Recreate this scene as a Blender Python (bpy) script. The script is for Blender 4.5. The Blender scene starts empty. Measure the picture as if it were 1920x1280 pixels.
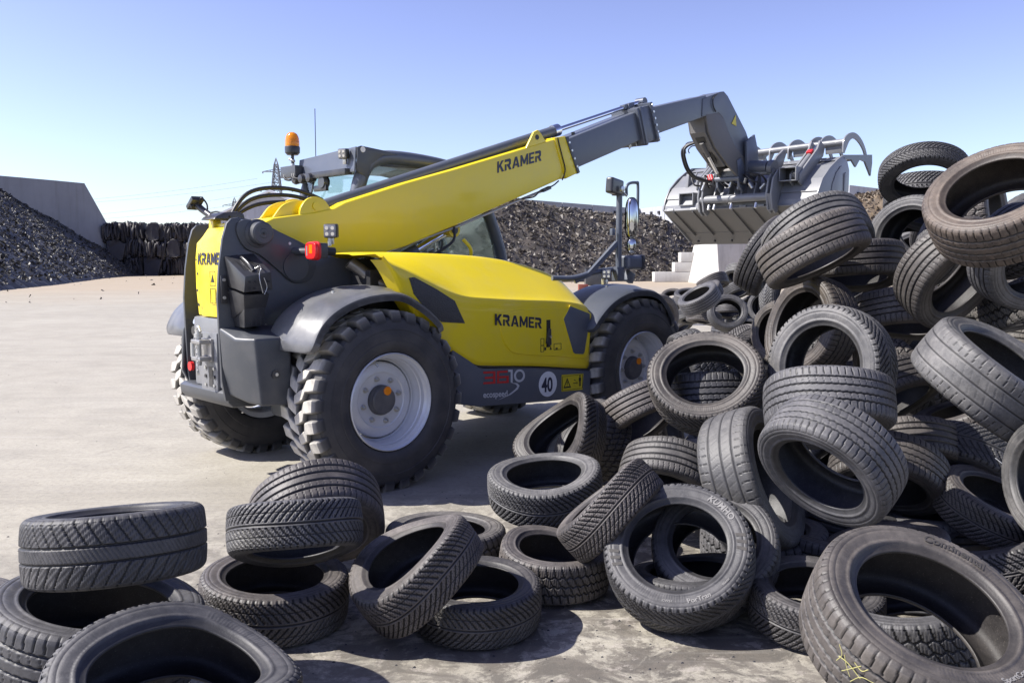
import bpy, bmesh, math, random
import numpy as np
from mathutils import Vector, Matrix, noise as mnoise
from mathutils.geometry import tessellate_polygon
R = math.radians
PI = math.pi
scene = bpy.context.scene

# ---------------------------------------------------------------- camera
cam_d = bpy.data.cameras.new("camera"); cam = bpy.data.objects.new("camera", cam_d)
scene.collection.objects.link(cam); scene.camera = cam
cam_d.sensor_width = 36.0; cam_d.lens = 36.0 * 1690.0 / 1920.0
cam_d.clip_start = 0.05; cam_d.clip_end = 3000
cam.location = (0, 0, 1.612); cam.rotation_euler = (PI/2 - 0.089, 0, 0)

# ---------------------------------------------------------------- light
SUN_AZ = Vector((-0.9976, -0.07, 0)).normalized()     # horizontal direction towards the sun
SUN_EL = R(46)
world = bpy.data.worlds.new("World"); scene.world = world; world.use_nodes = True
nt = world.node_tree; nt.nodes.clear()
wo = nt.nodes.new('ShaderNodeOutputWorld'); bg = nt.nodes.new('ShaderNodeBackground')
sky = nt.nodes.new('ShaderNodeTexSky'); sky.sky_type = 'NISHITA'; sky.sun_disc = False
sky.sun_elevation = SUN_EL; sky.sun_rotation = math.atan2(SUN_AZ.x, SUN_AZ.y)
sky.air_density = 1.0; sky.dust_density = 0.7; sky.ozone_density = 4.0; sky.altitude = 200
hsv = nt.nodes.new('ShaderNodeHueSaturation'); hsv.inputs['Hue'].default_value = 0.514
hsv.inputs['Saturation'].default_value = 0.80; hsv.inputs['Value'].default_value = 1.12
bg.inputs['Strength'].default_value = 0.0505
gm = nt.nodes.new('ShaderNodeGamma'); gm.inputs['Gamma'].default_value = 1.46
nt.links.new(sky.outputs[0], gm.inputs['Color']); nt.links.new(gm.outputs[0], hsv.inputs['Color']); mx = nt.nodes.new('ShaderNodeMix'); mx.data_type = 'RGBA'; mx.blend_type = 'MULTIPLY'; mx.inputs[0].default_value = 1.0; mx.inputs[7].default_value = (1.05, .985, 1.02, 1); nt.links.new(hsv.outputs[0], mx.inputs[6]); nt.links.new(mx.outputs[2], bg.inputs[0]); nt.links.new(bg.outputs[0], wo.inputs[0])
sun_d = bpy.data.lights.new("sun", 'SUN'); sun_d.energy = 5.0; sun_d.angle = R(0.5); sun_d.color = (1.0, 0.955, 0.89)
sun = bpy.data.objects.new("sun", sun_d); scene.collection.objects.link(sun)
sd = Vector((SUN_AZ.x*math.cos(SUN_EL), SUN_AZ.y*math.cos(SUN_EL), math.sin(SUN_EL)))
sun.rotation_euler = sd.to_track_quat('Z', 'Y').to_euler(); sun.location = (-6, 4, 12)
vs = scene.view_settings
vs.view_transform = 'Standard'; vs.look = 'None'; vs.gamma = 1.0; vs.use_curve_mapping = False; vs.exposure = 0.82
scene.display_settings.display_device = 'sRGB'

# ---------------------------------------------------------------- helpers
COL = scene.collection
def link(o, parent=None):
    COL.objects.link(o)
    if parent is not None: o.parent = parent
    return o
def tag(o, label=None, cat=None, group=None, kind=None):
    if label: o['label'] = label
    if cat: o['category'] = cat
    if group: o['group'] = group
    if kind: o['kind'] = kind
    return o
def empty(name, loc=(0,0,0), rz=0.0, **k):
    o = bpy.data.objects.new(name, None); o.location = loc; o.rotation_euler = (0, 0, rz)
    o.empty_display_size = 0.2
    link(o); return tag(o, **k)
def mesh_obj(name, V, Fc, mats, parent=None, smooth=False, midx=None, auto=None):
    me = bpy.data.meshes.new(name); me.from_pydata([tuple(v) for v in V], [], Fc)
    if not isinstance(mats, (list, tuple)): mats = [mats]
    for m in mats: me.materials.append(m)
    if midx is not None: me.polygons.foreach_set('material_index', midx)
    me.update()
    if smooth or auto:
        me.polygons.foreach_set('use_smooth', [True]*len(me.polygons))
    if auto: me.set_sharp_from_angle(angle=R(auto))
    return link(bpy.data.objects.new(name, me), parent)
def bm_obj(name, bm, mats, parent=None, auto=35, recalc=True):
    if recalc: bmesh.ops.recalc_face_normals(bm, faces=bm.faces[:])
    me = bpy.data.meshes.new(name); bm.to_mesh(me); bm.free()
    if not isinstance(mats, (list, tuple)): mats = [mats]
    for m in mats: me.materials.append(m)
    if auto:
        me.polygons.foreach_set('use_smooth', [True]*len(me.polygons)); me.set_sharp_from_angle(angle=R(auto))
    return link(bpy.data.objects.new(name, me), parent)
def bev(bm, w, geom=None, seg=2, ang=30):
    if w <= 0: return
    es = [e for e in (geom or bm.edges) if len(e.link_faces) == 2 and e.calc_face_angle(0) > R(ang)]
    if es: bmesh.ops.bevel(bm, geom=es, offset=w, segments=seg, profile=0.6, affect='EDGES', clamp_overlap=True)
def add_box(bm, c, s, rot=None):
    M = Matrix.Translation(Vector(c)) @ (rot.to_4x4() if rot is not None else Matrix.Identity(4)) @ Matrix.Diagonal((s[0], s[1], s[2], 1))
    return bmesh.ops.create_cube(bm, size=1.0, matrix=M)['verts']
def box(name, c, s, m, parent=None, rot=None, b=0.004, seg=2):
    bm = bmesh.new(); add_box(bm, (0,0,0), s); bev(bm, b, seg=seg)
    bmesh.ops.transform(bm, matrix=Matrix.Translation(Vector(c)) @ (rot.to_4x4() if rot is not None else Matrix.Identity(4)), verts=bm.verts[:])
    return bm_obj(name, bm, m, parent)
def box2(name, a, b_, m, parent=None, b=0.004):
    return box(name, [(a[i]+b_[i])/2 for i in range(3)], [abs(b_[i]-a[i]) for i in range(3)], m, parent, b=b)
def add_prism(bm, pts, y0, y1, plane='xz'):
    """polygon in a plane extruded along the third axis"""
    def P(p, h):
        if plane == 'xz': return (p[0], h, p[1])
        if plane == 'yz': return (h, p[0], p[1])
        return (p[0], p[1], h)
    a = [bm.verts.new(P(p, y0)) for p in pts]; b = [bm.verts.new(P(p, y1)) for p in pts]
    n = len(pts); fs = [bm.faces.new(a), bm.faces.new(b[::-1])]
    for i in range(n): fs.append(bm.faces.new((a[i], b[i], b[(i+1) % n], a[(i+1) % n])))
    return fs
def prism(name, pts, y0, y1, m, parent=None, plane='xz', b=0.004, seg=2, auto=35):
    bm = bmesh.new(); add_prism(bm, pts, y0, y1, plane)
    bmesh.ops.recalc_face_normals(bm, faces=bm.faces[:]); bev(bm, b, seg=seg)
    return bm_obj(name, bm, m, parent, auto=auto)
def frame_of(d):
    d = Vector(d).normalized(); u = d.orthogonal().normalized(); return u, d.cross(u), d
def add_cyl(bm, p0, p1, r0, r1=None, n=20, cap=True):
    p0, p1 = Vector(p0), Vector(p1); r1 = r0 if r1 is None else r1
    u, v, d = frame_of(p1-p0); A = []; B = []
    for i in range(n):
        a = 2*PI*i/n; e = u*math.cos(a)+v*math.sin(a)
        A.append(bm.verts.new(p0+e*r0)); B.append(bm.verts.new(p1+e*r1))
    for i in range(n): bm.faces.new((A[i], A[(i+1) % n], B[(i+1) % n], B[i]))
    if cap: bm.faces.new(A[::-1]); bm.faces.new(B)
def cyl(name, p0, p1, r, m, parent=None, n=24, b=0.0, r1=None, auto=40):
    bm = bmesh.new(); add_cyl(bm, p0, p1, r, r1, n)
    if b: bev(bm, b, ang=50)
    return bm_obj(name, bm, m, parent, auto=auto)
def catmull(pts, k=6, closed=False):
    pts = [Vector(p) for p in pts]; out = []; n = len(pts)
    for i in range(n-1 if not closed else n):
        p0 = pts[i-1] if (i > 0 or closed) else pts[0]*2-pts[1]
        p1 = pts[i]; p2 = pts[(i+1) % n]; p3 = pts[(i+2) % n] if (i+2 < n or closed) else p2*2-p1
        for j in range(k):
            t = j/k
            out.append(0.5*((2*p1)+(p2-p0)*t+(2*p0-5*p1+4*p2-p3)*t*t+(3*p1-p0-3*p2+p3)*t**3))
    if not closed: out.append(pts[-1])
    return out
def add_tube(bm, pts, r, n=10, k=6, smooth=True, cap=True):
    P = catmull(pts, k) if (smooth and len(pts) > 2) else [Vector(p) for p in pts]
    u = None; rings = []
    for i, p in enumerate(P):
        d = (P[min(i+1, len(P)-1)]-P[max(i-1, 0)]).normalized()
        if u is None: u = d.orthogonal().normalized()
        u = (u-d*u.dot(d)).normalized(); v = d.cross(u)
        rr = r(i/(len(P)-1)) if callable(r) else r
        rings.append([bm.verts.new(p+(u*math.cos(2*PI*j/n)+v*math.sin(2*PI*j/n))*rr) for j in range(n)])
    for a, b in zip(rings[:-1], rings[1:]):
        for j in range(n): bm.faces.new((a[j], a[(j+1) % n], b[(j+1) % n], b[j]))
    if cap: bm.faces.new(rings[0][::-1]); bm.faces.new(rings[-1])
def tube(name, pts, r, m, parent=None, n=10, k=6, smooth=True):
    bm = bmesh.new(); add_tube(bm, pts, r, n, k, smooth); return bm_obj(name, bm, m, parent, auto=50)
def add_lathe(bm, prof, n, M, close=False):
    rings = []
    for (r, z) in prof:
        rings.append([bm.verts.new(M @ Vector((r*math.cos(2*PI*j/n), r*math.sin(2*PI*j/n), z))) for j in range(n)])
    for a, b in zip(rings[:-1], rings[1:]):
        for j in range(n): bm.faces.new((a[j], a[(j+1) % n], b[(j+1) % n], b[j]))
    if close:
        bm.faces.new(rings[0][::-1]); bm.faces.new(rings[-1])
def lathe(name, prof, m, parent=None, n=48, M=None, close=False, auto=32):
    bm = bmesh.new(); add_lathe(bm, prof, n, M or Matrix.Identity(4), close); return bm_obj(name, bm, m, parent, auto=auto)
def axis_matrix(loc, ax, spin=0.0):
    q = Vector(ax).to_track_quat('Z', 'Y'); return Matrix.Translation(Vector(loc)) @ q.to_matrix().to_4x4() @ Matrix.Rotation(spin, 4, 'Z')
def text_mesh(txt, size, depth=0.002, shear=0.0, bold=0.0, spacing=1.0):
    """flat lettering laid out in XY, returned as vertices and faces"""
    c = bpy.data.curves.new('t', 'FONT'); c.body = txt; c.size = size; c.extrude = depth; c.shear = shear
    c.offset = bold; c.space_character = spacing; c.resolution_u = 3; c.align_x = 'LEFT'
    o = bpy.data.objects.new('t', c); COL.objects.link(o)
    dg = bpy.context.evaluated_depsgraph_get(); me = bpy.data.meshes.new_from_object(o.evaluated_get(dg))
    V = [v.co.copy() for v in me.vertices]; Fc = [tuple(p.vertices) for p in me.polygons]
    bpy.data.objects.remove(o); bpy.data.curves.remove(c); bpy.data.meshes.remove(me)
    return V, Fc

# block capitals like the ones painted on the loader: (strokes as polygons in a 1-high cell)
GLYPH = {
 'K': (.86, [[(0,0),(.22,0),(.22,.34),(.32,.46),(.6,0),(.88,0),(.5,.6),(.84,1),(.56,1),(.22,.62),(.22,1),(0,1)]]),
 'R': (.86, [[(0,0),(.22,0),(.22,.56),(0,.56)], [(0,.76),(.46,.76),(.56,.70),(.56,.60),(.46,.54),(.30,.54),(.30,.34),(.38,.34),(.60,0),(.88,0),(.64,.37),(.80,.50),(.80,.86),(.66,1),(0,1)]]),
 'A': (.98, [[(0,0),(.25,0),(.50,.76),(.50,1),(.36,1)], [(.502,.76),(.72,0),(.98,0),(.64,1),(.502,1)], [(.37,.20),(.655,.20),(.600,.38),(.43,.38)]]),
 'M': (1.04, [[(0,0),(.22,0),(.22,.58),(.42,.14),(.62,.14),(.82,.58),(.82,0),(1.04,0),(1.04,1),(.82,1),(.52,.44),(.22,1),(0,1)]]),
 'E': (.74, [[(0,0),(.72,0),(.72,.19),(.23,.19),(.23,.41),(.64,.41),(.64,.59),(.23,.59),(.23,.81),(.72,.81),(.72,1),(0,1)]]),
 '3': (1.0, [[(0,0),(1,0),(1,1),(0,1),(0,.84),(.82,.84),(.82,.58),(.12,.58),(.12,.42),(.82,.42),(.82,.16),(0,.16)]]),
 '6': (1.0, [[(0,0),(1,0),(1,.58),(.18,.58),(.18,.84),(.9,.84),(.9,1),(0,1),(0,.40),(.82,.42),(.82,.16),(.18,.16),(.18,.38),(0,.38)]]),
 '1': (.40, [[(0,.84),(0,1),(.40,1),(.40,0),(.22,0),(.22,.84)]]),
 '0': (1.05, [[(.525+.525*math.cos(a), .5+.5*math.sin(a)), (.525+.525*math.cos(b), .5+.5*math.sin(b)), (.525+.345*math.cos(b), .5+.33*math.sin(b)), (.525+.345*math.cos(a), .5+.33*math.sin(a))] for a, b in [(2*PI*i/24, 2*PI*(i+1)/24) for i in range(24)]]),
}
def word(txt, h, gap=.12):
    out = []; x = 0
    for ch in txt:
        w, polys = GLYPH[ch]
        for p in polys: out.append([((x+a)*h, b*h) for a, b in p])
        x += w+gap
    return out, (x-gap)*h
def decal(name, polys, O, ux, uy, m, parent, th=0.0015, clip=None):
    """thin raised lettering: polygons in local (a,b) placed at O + a*ux + b*uy"""
    O, ux, uy = Vector(O), Vector(ux), Vector(uy); n = ux.cross(uy).normalized(); bm = bmesh.new()
    for p in polys:
        a_ = [bm.verts.new(O+ux*a+uy*b) for a, b in p]; b_ = [bm.verts.new(O+ux*a+uy*b+n*th) for a, b in p]; k = len(p)
        for i in range(k): bm.faces.new((a_[i], a_[(i+1) % k], b_[(i+1) % k], b_[i]))
        for t in tessellate_polygon([[Vector((a, b, 0)) for a, b in p]]): bm.faces.new([b_[i] for i in t]); 
    return bm_obj(name, bm, m, parent, auto=None)
def text_decal(name, txt, size, O, ux, uy, m, parent, th=0.0015, **k):
    V, Fc = text_mesh(txt, size, th/2, **k); O, ux, uy = Vector(O), Vector(ux), Vector(uy); n = ux.cross(uy).normalized()
    return mesh_obj(name, [O+ux*v.x+uy*v.y+n*(v.z+th/2) for v in V], Fc, m, parent)

# ---------------------------------------------------------------- materials
class NT:
    def __init__(s, name):
        s.m = bpy.data.materials.new(name); s.m.use_nodes = True; s.t = s.m.node_tree; s.b = s.t.nodes['Principled BSDF']
        s.out = s.t.nodes['Material Output']
    def n(s, ty, **k):
        x = s.t.nodes.new(ty)
        for a, v in k.items():
            if a in x.inputs: x.inputs[a].default_value = v
            else: setattr(x, a, v)
        return x
    def l(s, a, b): s.t.links.new(a, b)
    def noise(s, scale, detail=6, rough=.6, co=None, dist=0.0):
        x = s.n('ShaderNodeTexNoise'); x.inputs['Scale'].default_value = scale; x.inputs['Detail'].default_value = detail
        x.inputs['Roughness'].default_value = rough; x.inputs['Distortion'].default_value = dist
        if co is not None: s.l(co, x.inputs['Vector'])
        return x.outputs['Fac']
    def ramp(s, fac, stops):
        x = s.n('ShaderNodeValToRGB'); e = x.color_ramp.elements
        while len(e) < len(stops): e.new(.5)
        for el, (p, c) in zip(e, stops):
            el.position = p; el.color = (c, c, c, 1) if not hasattr(c, '__len__') else (c[0], c[1], c[2], 1)
        s.l(fac, x.inputs[0]); return x.outputs[0]
    def mix(s, f, a, b, mode='MIX'):
        x = s.n('ShaderNodeMix', data_type='RGBA', blend_type=mode)
        for v, i in ((f, 0), (a, 6), (b, 7)):
            if hasattr(v, 'links'): s.l(v, x.inputs[i])
            elif hasattr(v, '__len__'): x.inputs[i].default_value = (*v, 1) if len(v) == 3 else v
            else: x.inputs[i].default_value = v if i == 0 else (v, v, v, 1)
        return x.outputs[2]
    def math(s, op, a, b=0.0, c=0.0):
        x = s.n('ShaderNodeMath', operation=op)
        for v, i in ((a, 0), (b, 1), (c, 2)):
            if hasattr(v, 'links'): s.l(v, x.inputs[i])
            else: x.inputs[i].default_value = v
        return x.outputs[0]
    def obj(s): return s.n('ShaderNodeTexCoord').outputs['Object']
    def bump(s, h, strength=.3, dist=.01, prev=None):
        x = s.n('ShaderNodeBump'); x.inputs['Strength'].default_value = strength; x.inputs['Distance'].default_value = dist
        s.l(h, x.inputs['Height'])
        if prev is not None: s.l(prev, x.inputs['Normal'])
        s.l(x.outputs[0], s.b.inputs['Normal']); return x.outputs[0]
    def set(s, **k):
        for a, v in k.items():
            a = a.replace('_', ' ')
            if hasattr(v, 'links'): s.l(v, s.b.inputs[a])
            else: s.b.inputs[a].default_value = (*v, 1) if hasattr(v, '__len__') and len(v) == 3 else v
        return s
def paint(name, col, rough=.35, dust=.25, dustcol=(.33,.30,.26), coat=0.0, metal=0.0, scale=6.0, bump=0.0):
    s = NT(name); co = s.obj()
    n1 = s.noise(scale, 8, .65, co); n2 = s.noise(scale*9, 4, .6, co); n3 = s.noise(scale*.35, 3, .5, co)
    f = s.math('MULTIPLY', s.ramp(n1, [(.42, 0), (.75, 1)]), s.ramp(n3, [(.35, .3), (.65, 1)]))
    f = s.math('ADD', s.math('MULTIPLY', f, dust), s.math('MULTIPLY', s.ramp(n2, [(.62, 0), (.78, 1)]), dust*.35))
    s.set(Base_Color=s.mix(f, col, dustcol), Roughness=s.math('ADD', s.math('MULTIPLY', f, .4), rough), Metallic=metal)
    s.b.inputs['Coat Weight'].default_value = coat; s.b.inputs['Coat Roughness'].default_value = .08
    if bump: s.bump(n2, bump, .002)
    return s.m
def flat(name, col, rough=.5, metal=0.0, **k):
    s = NT(name); n = s.noise(30, 3, .6, s.obj())
    c2 = tuple(min(1, c*1.15+.004) for c in col); s.set(Base_Color=s.mix(n, tuple(c*.88 for c in col), c2), Roughness=rough, Metallic=metal, **k); return s.m

M_yellow = paint('yellow_paint', (.84,.645,.008), .33, .22, (.55,.45,.24), coat=.22)
M_grey = paint('dark_grey_paint', (.055,.060,.068), .42, .22, (.20,.185,.165), coat=.1)
M_boomgrey = paint('blue_grey_boom_paint', (.085,.098,.125), .38, .22, (.24,.23,.22), coat=.15)
M_bucket = paint('bucket_grey_paint', (.175,.18,.19), .38, .32, (.30,.28,.26), coat=.12)
M_bucket_dark = paint('shaded_steel_underside', (.13,.125,.12), .55, .35, (.24,.21,.18))  # darker than the bucket grey: shade of the underside put into the colour
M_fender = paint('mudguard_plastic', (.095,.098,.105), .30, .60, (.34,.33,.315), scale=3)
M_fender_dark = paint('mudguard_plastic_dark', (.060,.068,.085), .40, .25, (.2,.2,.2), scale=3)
M_rim = paint('silver_rim_paint', (.68,.69,.71), .35, .30, (.33,.30,.27), metal=.25)
M_hub = paint('hub_grey', (.085,.085,.09), .45, .3)
M_chrome = flat('chrome_rod', (.75,.76,.78), .12, 1.0)
M_steel = paint('bare_steel', (.42,.41,.40), .38, .4, (.25,.22,.19), metal=.8, scale=20)
M_zinc = flat('zinc_fitting', (.55,.55,.53), .35, .8)
M_black = paint('black_plastic', (.034,.034,.036), .30, .28, (.17,.16,.15))
M_rubberhose = flat('hose_rubber', (.016,.016,.018), .45)
M_letter = flat('navy_lettering', (.012,.015,.045), .4)
M_red = flat('red_lettering', (.50,.015,.02), .4)
M_silverlet = flat('silver_lettering', (.50,.51,.53), .4)
M_white = flat('white_sticker', (.72,.73,.74), .45)
M_stickery = flat('yellow_sticker', (.62,.50,.01), .4)
M_stickerk = flat('black_print', (.012,.012,.012), .45)
M_orange = flat('orange_reflector', (.85,.25,.005), .3)
M_exhaust = paint('exhaust_steel', (.22,.21,.20), .35, .3, metal=.7, scale=15)
def m_lens(name, col, tr=.6, ior=1.45, rough=.08):
    s = NT(name); n = s.noise(60, 2, .5, s.obj()); s.set(Base_Color=s.mix(n, col, tuple(min(1, c*1.25) for c in col)), Roughness=rough, IOR=ior)
    s.b.inputs['Transmission Weight'].default_value = tr; w = s.n('ShaderNodeTexWave'); w.inputs['Scale'].default_value = 60; s.l(s.obj(), w.inputs['Vector']); s.bump(w.outputs['Fac'], .3, .002); return s.m
M_amber = m_lens('amber_lens', (.95,.30,.01), .45)
M_redlens = m_lens('red_lens', (.85,.03,.03), .25)
M_clear = m_lens('clear_lens', (.32,.32,.33), .3)
def m_glass():
    s = NT('cab_glass'); s.set(Base_Color=(.75,.85,.83), Roughness=.02, IOR=1.45); s.b.inputs['Transmission Weight'].default_value = 1.0
    n = s.noise(5, 4, .6, s.obj()); s.set(Roughness=s.ramp(n, [(.4, .015), (.8, .08)])); return s.m
M_glass = m_glass()
M_mirror = flat('mirror_glass', (.50,.51,.53), .03, 1.0)
def m_grille():
    s = NT('engine_grille_mesh'); v = s.n('ShaderNodeTexVoronoi'); v.inputs['Scale'].default_value = 130; s.l(s.obj(), v.inputs['Vector'])
    r = s.ramp(v.outputs['Distance'], [(.25, .004), (.5, .06)]); s.set(Base_Color=r, Roughness=.4); s.bump(v.outputs['Distance'], .8, .004); return s.m
M_grille = m_grille()

def rubber(name, groove=True, inner=False):
    """dusty used rubber; object colour tints it, the 'wear' vertex value marks grooves"""
    s = NT(name); oi = s.n('ShaderNodeObjectInfo'); co = s.obj()
    mp = s.n('ShaderNodeVectorMath', operation='ADD'); s.l(co, mp.inputs[0])
    cx = s.n('ShaderNodeCombineXYZ'); rnd = s.math('MULTIPLY', oi.outputs['Random'], 37.0)
    for i in range(3): s.l(rnd, cx.inputs[i])
    s.l(cx.outputs[0], mp.inputs[1]); v = mp.outputs[0]
    n1 = s.noise(3.2, 7, .62, v, .4); n2 = s.noise(22, 6, .7, v); n3 = s.noise(140, 4, .6, v); n4 = s.noise(1.4, 2, .5, v)
    base = s.mix(s.ramp(n2, [(.35, 0), (.7, 1)]), (.034,.034,.036), (.062,.061,.061))
    dust = s.math('MULTIPLY', s.ramp(n1, [(.36, .12), (.68, 1)]), s.ramp(n2, [(.3, .55), (.7, 1)]))
    dust = s.math('MULTIPLY', dust, s.ramp(n4, [(.35, .55), (.65, 1)]))
    dcol = s.mix(s.noise(7, 4, .6, v), (.165,.156,.147), (.240,.232,.224))
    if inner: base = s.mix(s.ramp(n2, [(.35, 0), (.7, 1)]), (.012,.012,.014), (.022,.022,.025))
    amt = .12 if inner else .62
    col = s.mix(s.math('MULTIPLY', dust, amt), base, dcol)
    col = s.mix(s.math('MULTIPLY', s.ramp(n3, [(.60, 0), (.72, 1)]), .25), col, (.30,.285,.26))
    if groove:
        at = s.n('ShaderNodeAttribute', attribute_name='dark_mask')
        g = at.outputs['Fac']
        col = s.mix(s.ramp(g, [(.15, 0), (.6, 1)]), col, (.011,.011,.012))  # grooves and bead mixed towards black
    tint = oi.outputs['Color']
    col = s.mix(1.0, col, tint, 'MULTIPLY')
    rgh = s.math('ADD', s.math('MULTIPLY', dust, .28), .46)
    if groove: rgh = s.math('SUBTRACT', rgh, s.math('MULTIPLY', g, .08))
    s.set(Base_Color=col, Roughness=rgh)
    s.b.inputs['Specular IOR Level'].default_value = .42
    b1 = s.bump(n3, .35, .0015); s.bump(n2, .35, .004, b1)
    return s.m
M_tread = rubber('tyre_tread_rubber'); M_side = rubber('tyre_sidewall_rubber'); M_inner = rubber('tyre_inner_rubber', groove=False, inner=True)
def dusty_sunlit_rubber():
    s = NT('dusty_sunlit_lug_rubber'); co = s.obj(); n1 = s.noise(9, 6, .6, co); n2 = s.noise(60, 4, .6, co)
    at = s.n('ShaderNodeAttribute', attribute_name='dark_mask')
    d = s.math('MULTIPLY', s.ramp(n1, [(.28, .45), (.62, 1)]), s.math('SUBTRACT', 1.0, at.outputs['Fac']))
    s.set(Base_Color=s.mix(d, (.040,.040,.043), (.52,.49,.43)), Roughness=.8); s.bump(n2, .4, .003); return s.m  # cream lug tops: dust plus sunlit brightness put into the colour
M_lug = dusty_sunlit_rubber()
def wheelside():
    s = NT('loader_tyre_sidewall'); co = s.obj(); n1 = s.noise(5, 6, .6, co); n2 = s.noise(90, 4, .6, co)
    s.set(Base_Color=s.mix(s.ramp(n1, [(.35, 0), (.75, 1)]), (.034,.034,.038), (.085,.080,.076)), Roughness=.62); s.bump(n2, .25, .002); return s.m
M_wside = wheelside()

def m_ground():
    s = NT('yard_concrete'); co = s.obj()
    n1 = s.noise(.35, 8, .62, co, .3); n2 = s.noise(2.2, 8, .66, co, .5); n3 = s.noise(26, 6, .7, co); n4 = s.noise(160, 3, .6, co); n5 = s.noise(.07, 5, .5, co)
    c = s.mix(s.ramp(n2, [(.3, 0), (.7, 1)]), (.272,.249,.200), (.368,.342,.283))
    c = s.mix(s.math('MULTIPLY', s.ramp(n1, [(.45, 0), (.7, 1)]), .45), c, (.42,.395,.33))
    c = s.mix(s.math('MULTIPLY', s.ramp(n3, [(.46, 0), (.70, 1)]), .5), c, (.175,.160,.140))
    c = s.mix(s.math('MULTIPLY', s.ramp(n4, [(.62, 0), (.70, 1)]), .5), c, (.10,.09,.08))
    # sandy strip at the foot of the heaps, far away
    sp = s.n('ShaderNodeSeparateXYZ'); s.l(co, sp.inputs[0])
    far = s.ramp(s.math('DIVIDE', s.math('ADD', sp.outputs[1], s.math('MULTIPLY', n5, 30.0)), 100.0), [(.50, 0), (.72, 1)])
    c = s.mix(s.math('MULTIPLY', far, .55), c, (.36,.27,.175))
    # oily damp stains around the tyres in the foreground
    dx = s.math('SUBTRACT', sp.outputs[0], .6); dy = s.math('SUBTRACT', sp.outputs[1], 4.2)
    rr = s.math('SQRT', s.math('ADD', s.math('MULTIPLY', dx, s.math('MULTIPLY', dx, .45)), s.math('MULTIPLY', dy, dy)))
    near = s.ramp(s.math('DIVIDE', rr, 4.0), [(.20, 1), (.62, 0)])
    st = s.ramp(s.noise(3.4, 10, .72, co, .9), [(.45, 0), (.54, 1)])
    c = s.mix(s.math('MULTIPLY', s.math('MULTIPLY', near, st), .95), c, (.088,.079,.068))
    st2 = s.ramp(s.noise(9.0, 10, .78, co, .3), [(.48, 0), (.53, 1)])
    c = s.mix(s.math('MULTIPLY', s.math('MULTIPLY', near, st2), .7), c, (.125,.110,.092))
    st3 = s.ramp(s.noise(5.0, 9, .75, co, .2), [(.56, 0), (.60, 1)])
    c = s.mix(s.math('MULTIPLY', s.math('MULTIPLY', near, st3), .5), c, (.40,.36,.32))
    # scuffs drawn out by wheels
    mp = s.n('ShaderNodeMapping'); mp.inputs['Rotation'].default_value = (0, 0, .7); mp.inputs['Scale'].default_value = (.6, 7, 1); s.l(co, mp.inputs[0])
    n6 = s.noise(1.6, 6, .7, mp.outputs[0], .3)
    c = s.mix(s.math('MULTIPLY', s.ramp(n6, [(.55, 0), (.75, 1)]), .30), c, (.17,.155,.14))
    mp2 = s.n('ShaderNodeMapping'); mp2.inputs['Rotation'].default_value = (0, 0, -.15); mp2.inputs['Scale'].default_value = (.5, 9, 1); s.l(co, mp2.inputs[0])
    c = s.mix(s.math('MULTIPLY', s.ramp(s.noise(1.1, 6, .7, mp2.outputs[0], .3), [(.56, 0), (.72, 1)]), .35), c, (.42,.395,.36))
    mp3 = s.n('ShaderNodeMapping'); mp3.inputs['Rotation'].default_value = (0, 0, -.758); mp3.inputs['Location'].default_value = (1.0, 0, 0); mp3.inputs['Scale'].default_value = (.10, 1.1, 1); s.l(co, mp3.inputs[0])
    tr = s.ramp(s.noise(1.3, 7, .7, mp3.outputs[0], .25), [(.53, 0), (.66, 1)])
    c = s.mix(s.math('MULTIPLY', s.math('MULTIPLY', tr, s.ramp(n2, [(.35, .2), (.65, 1)])), .34), c, (.13,.118,.102))
    sp_ = s.ramp(s.noise(1.7, 9, .8, co, .6), [(.60, 0), (.66, 1)]); c = s.mix(s.math('MULTIPLY', sp_, .28), c, (.15,.135,.115))
    vo = s.n('ShaderNodeTexVoronoi', feature='DISTANCE_TO_EDGE'); vo.inputs['Scale'].default_value = .33
    wp = s.n('ShaderNodeVectorMath', operation='ADD'); s.l(co, wp.inputs[0]); nn = s.n('ShaderNodeTexNoise'); nn.inputs['Scale'].default_value = 1.3; nn.inputs['Detail'].default_value = 6; s.l(co, nn.inputs['Vector']); s.l(nn.outputs['Color'], wp.inputs[1]); s.l(wp.outputs[0], vo.inputs['Vector'])
    crack = s.ramp(vo.outputs['Distance'], [(.0, 1), (.006, 0)])
    c = s.mix(s.math('MULTIPLY', crack, s.math('MULTIPLY', near, .7)), c, (.05,.045,.04))
    s.set(Base_Color=c, Roughness=s.ramp(n2, [(.3, .72), (.7, .92)]))
    b = s.bump(n3, .35, .01); s.bump(n4, .35, .004, b); return s.m
M_ground = m_ground()
def m_conc(name, a, b, rough=.85, scale=.5):
    s = NT(name); co = s.obj(); n = s.noise(scale, 8, .6, co); n2 = s.noise(scale*14, 5, .6, co)
    mp = s.n('ShaderNodeMapping'); mp.inputs['Scale'].default_value = (1.4, 1.4, .12); s.l(co, mp.inputs[0]); st = s.ramp(s.noise(1.2, 6, .65, mp.outputs[0]), [(.50, 0), (.75, 1)])
    c = s.mix(s.math('MULTIPLY', n2, .35), s.mix(s.ramp(n, [(.35, 0), (.68, 1)]), a, b), (.3,.28,.25)); c = s.mix(s.math('MULTIPLY', st, .38), c, (.14,.135,.125))
    s.set(Base_Color=c, Roughness=rough); s.bump(n2, .2, .02); return s.m
M_wall = m_conc('wall_concrete_shaded', (.23,.24,.27), (.30,.31,.34), scale=.25)  # darker copy for walls turned from the sun, shade put into the colour
M_wall2 = m_conc('wall_concrete_pale_lit', (.42,.44,.48), (.52,.54,.58), scale=.25)  # lighter copy for sunlit walls, brightness in the colour; also the pale hall
M_block = m_conc('block_concrete', (.50,.49,.46), (.62,.61,.58))
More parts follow.
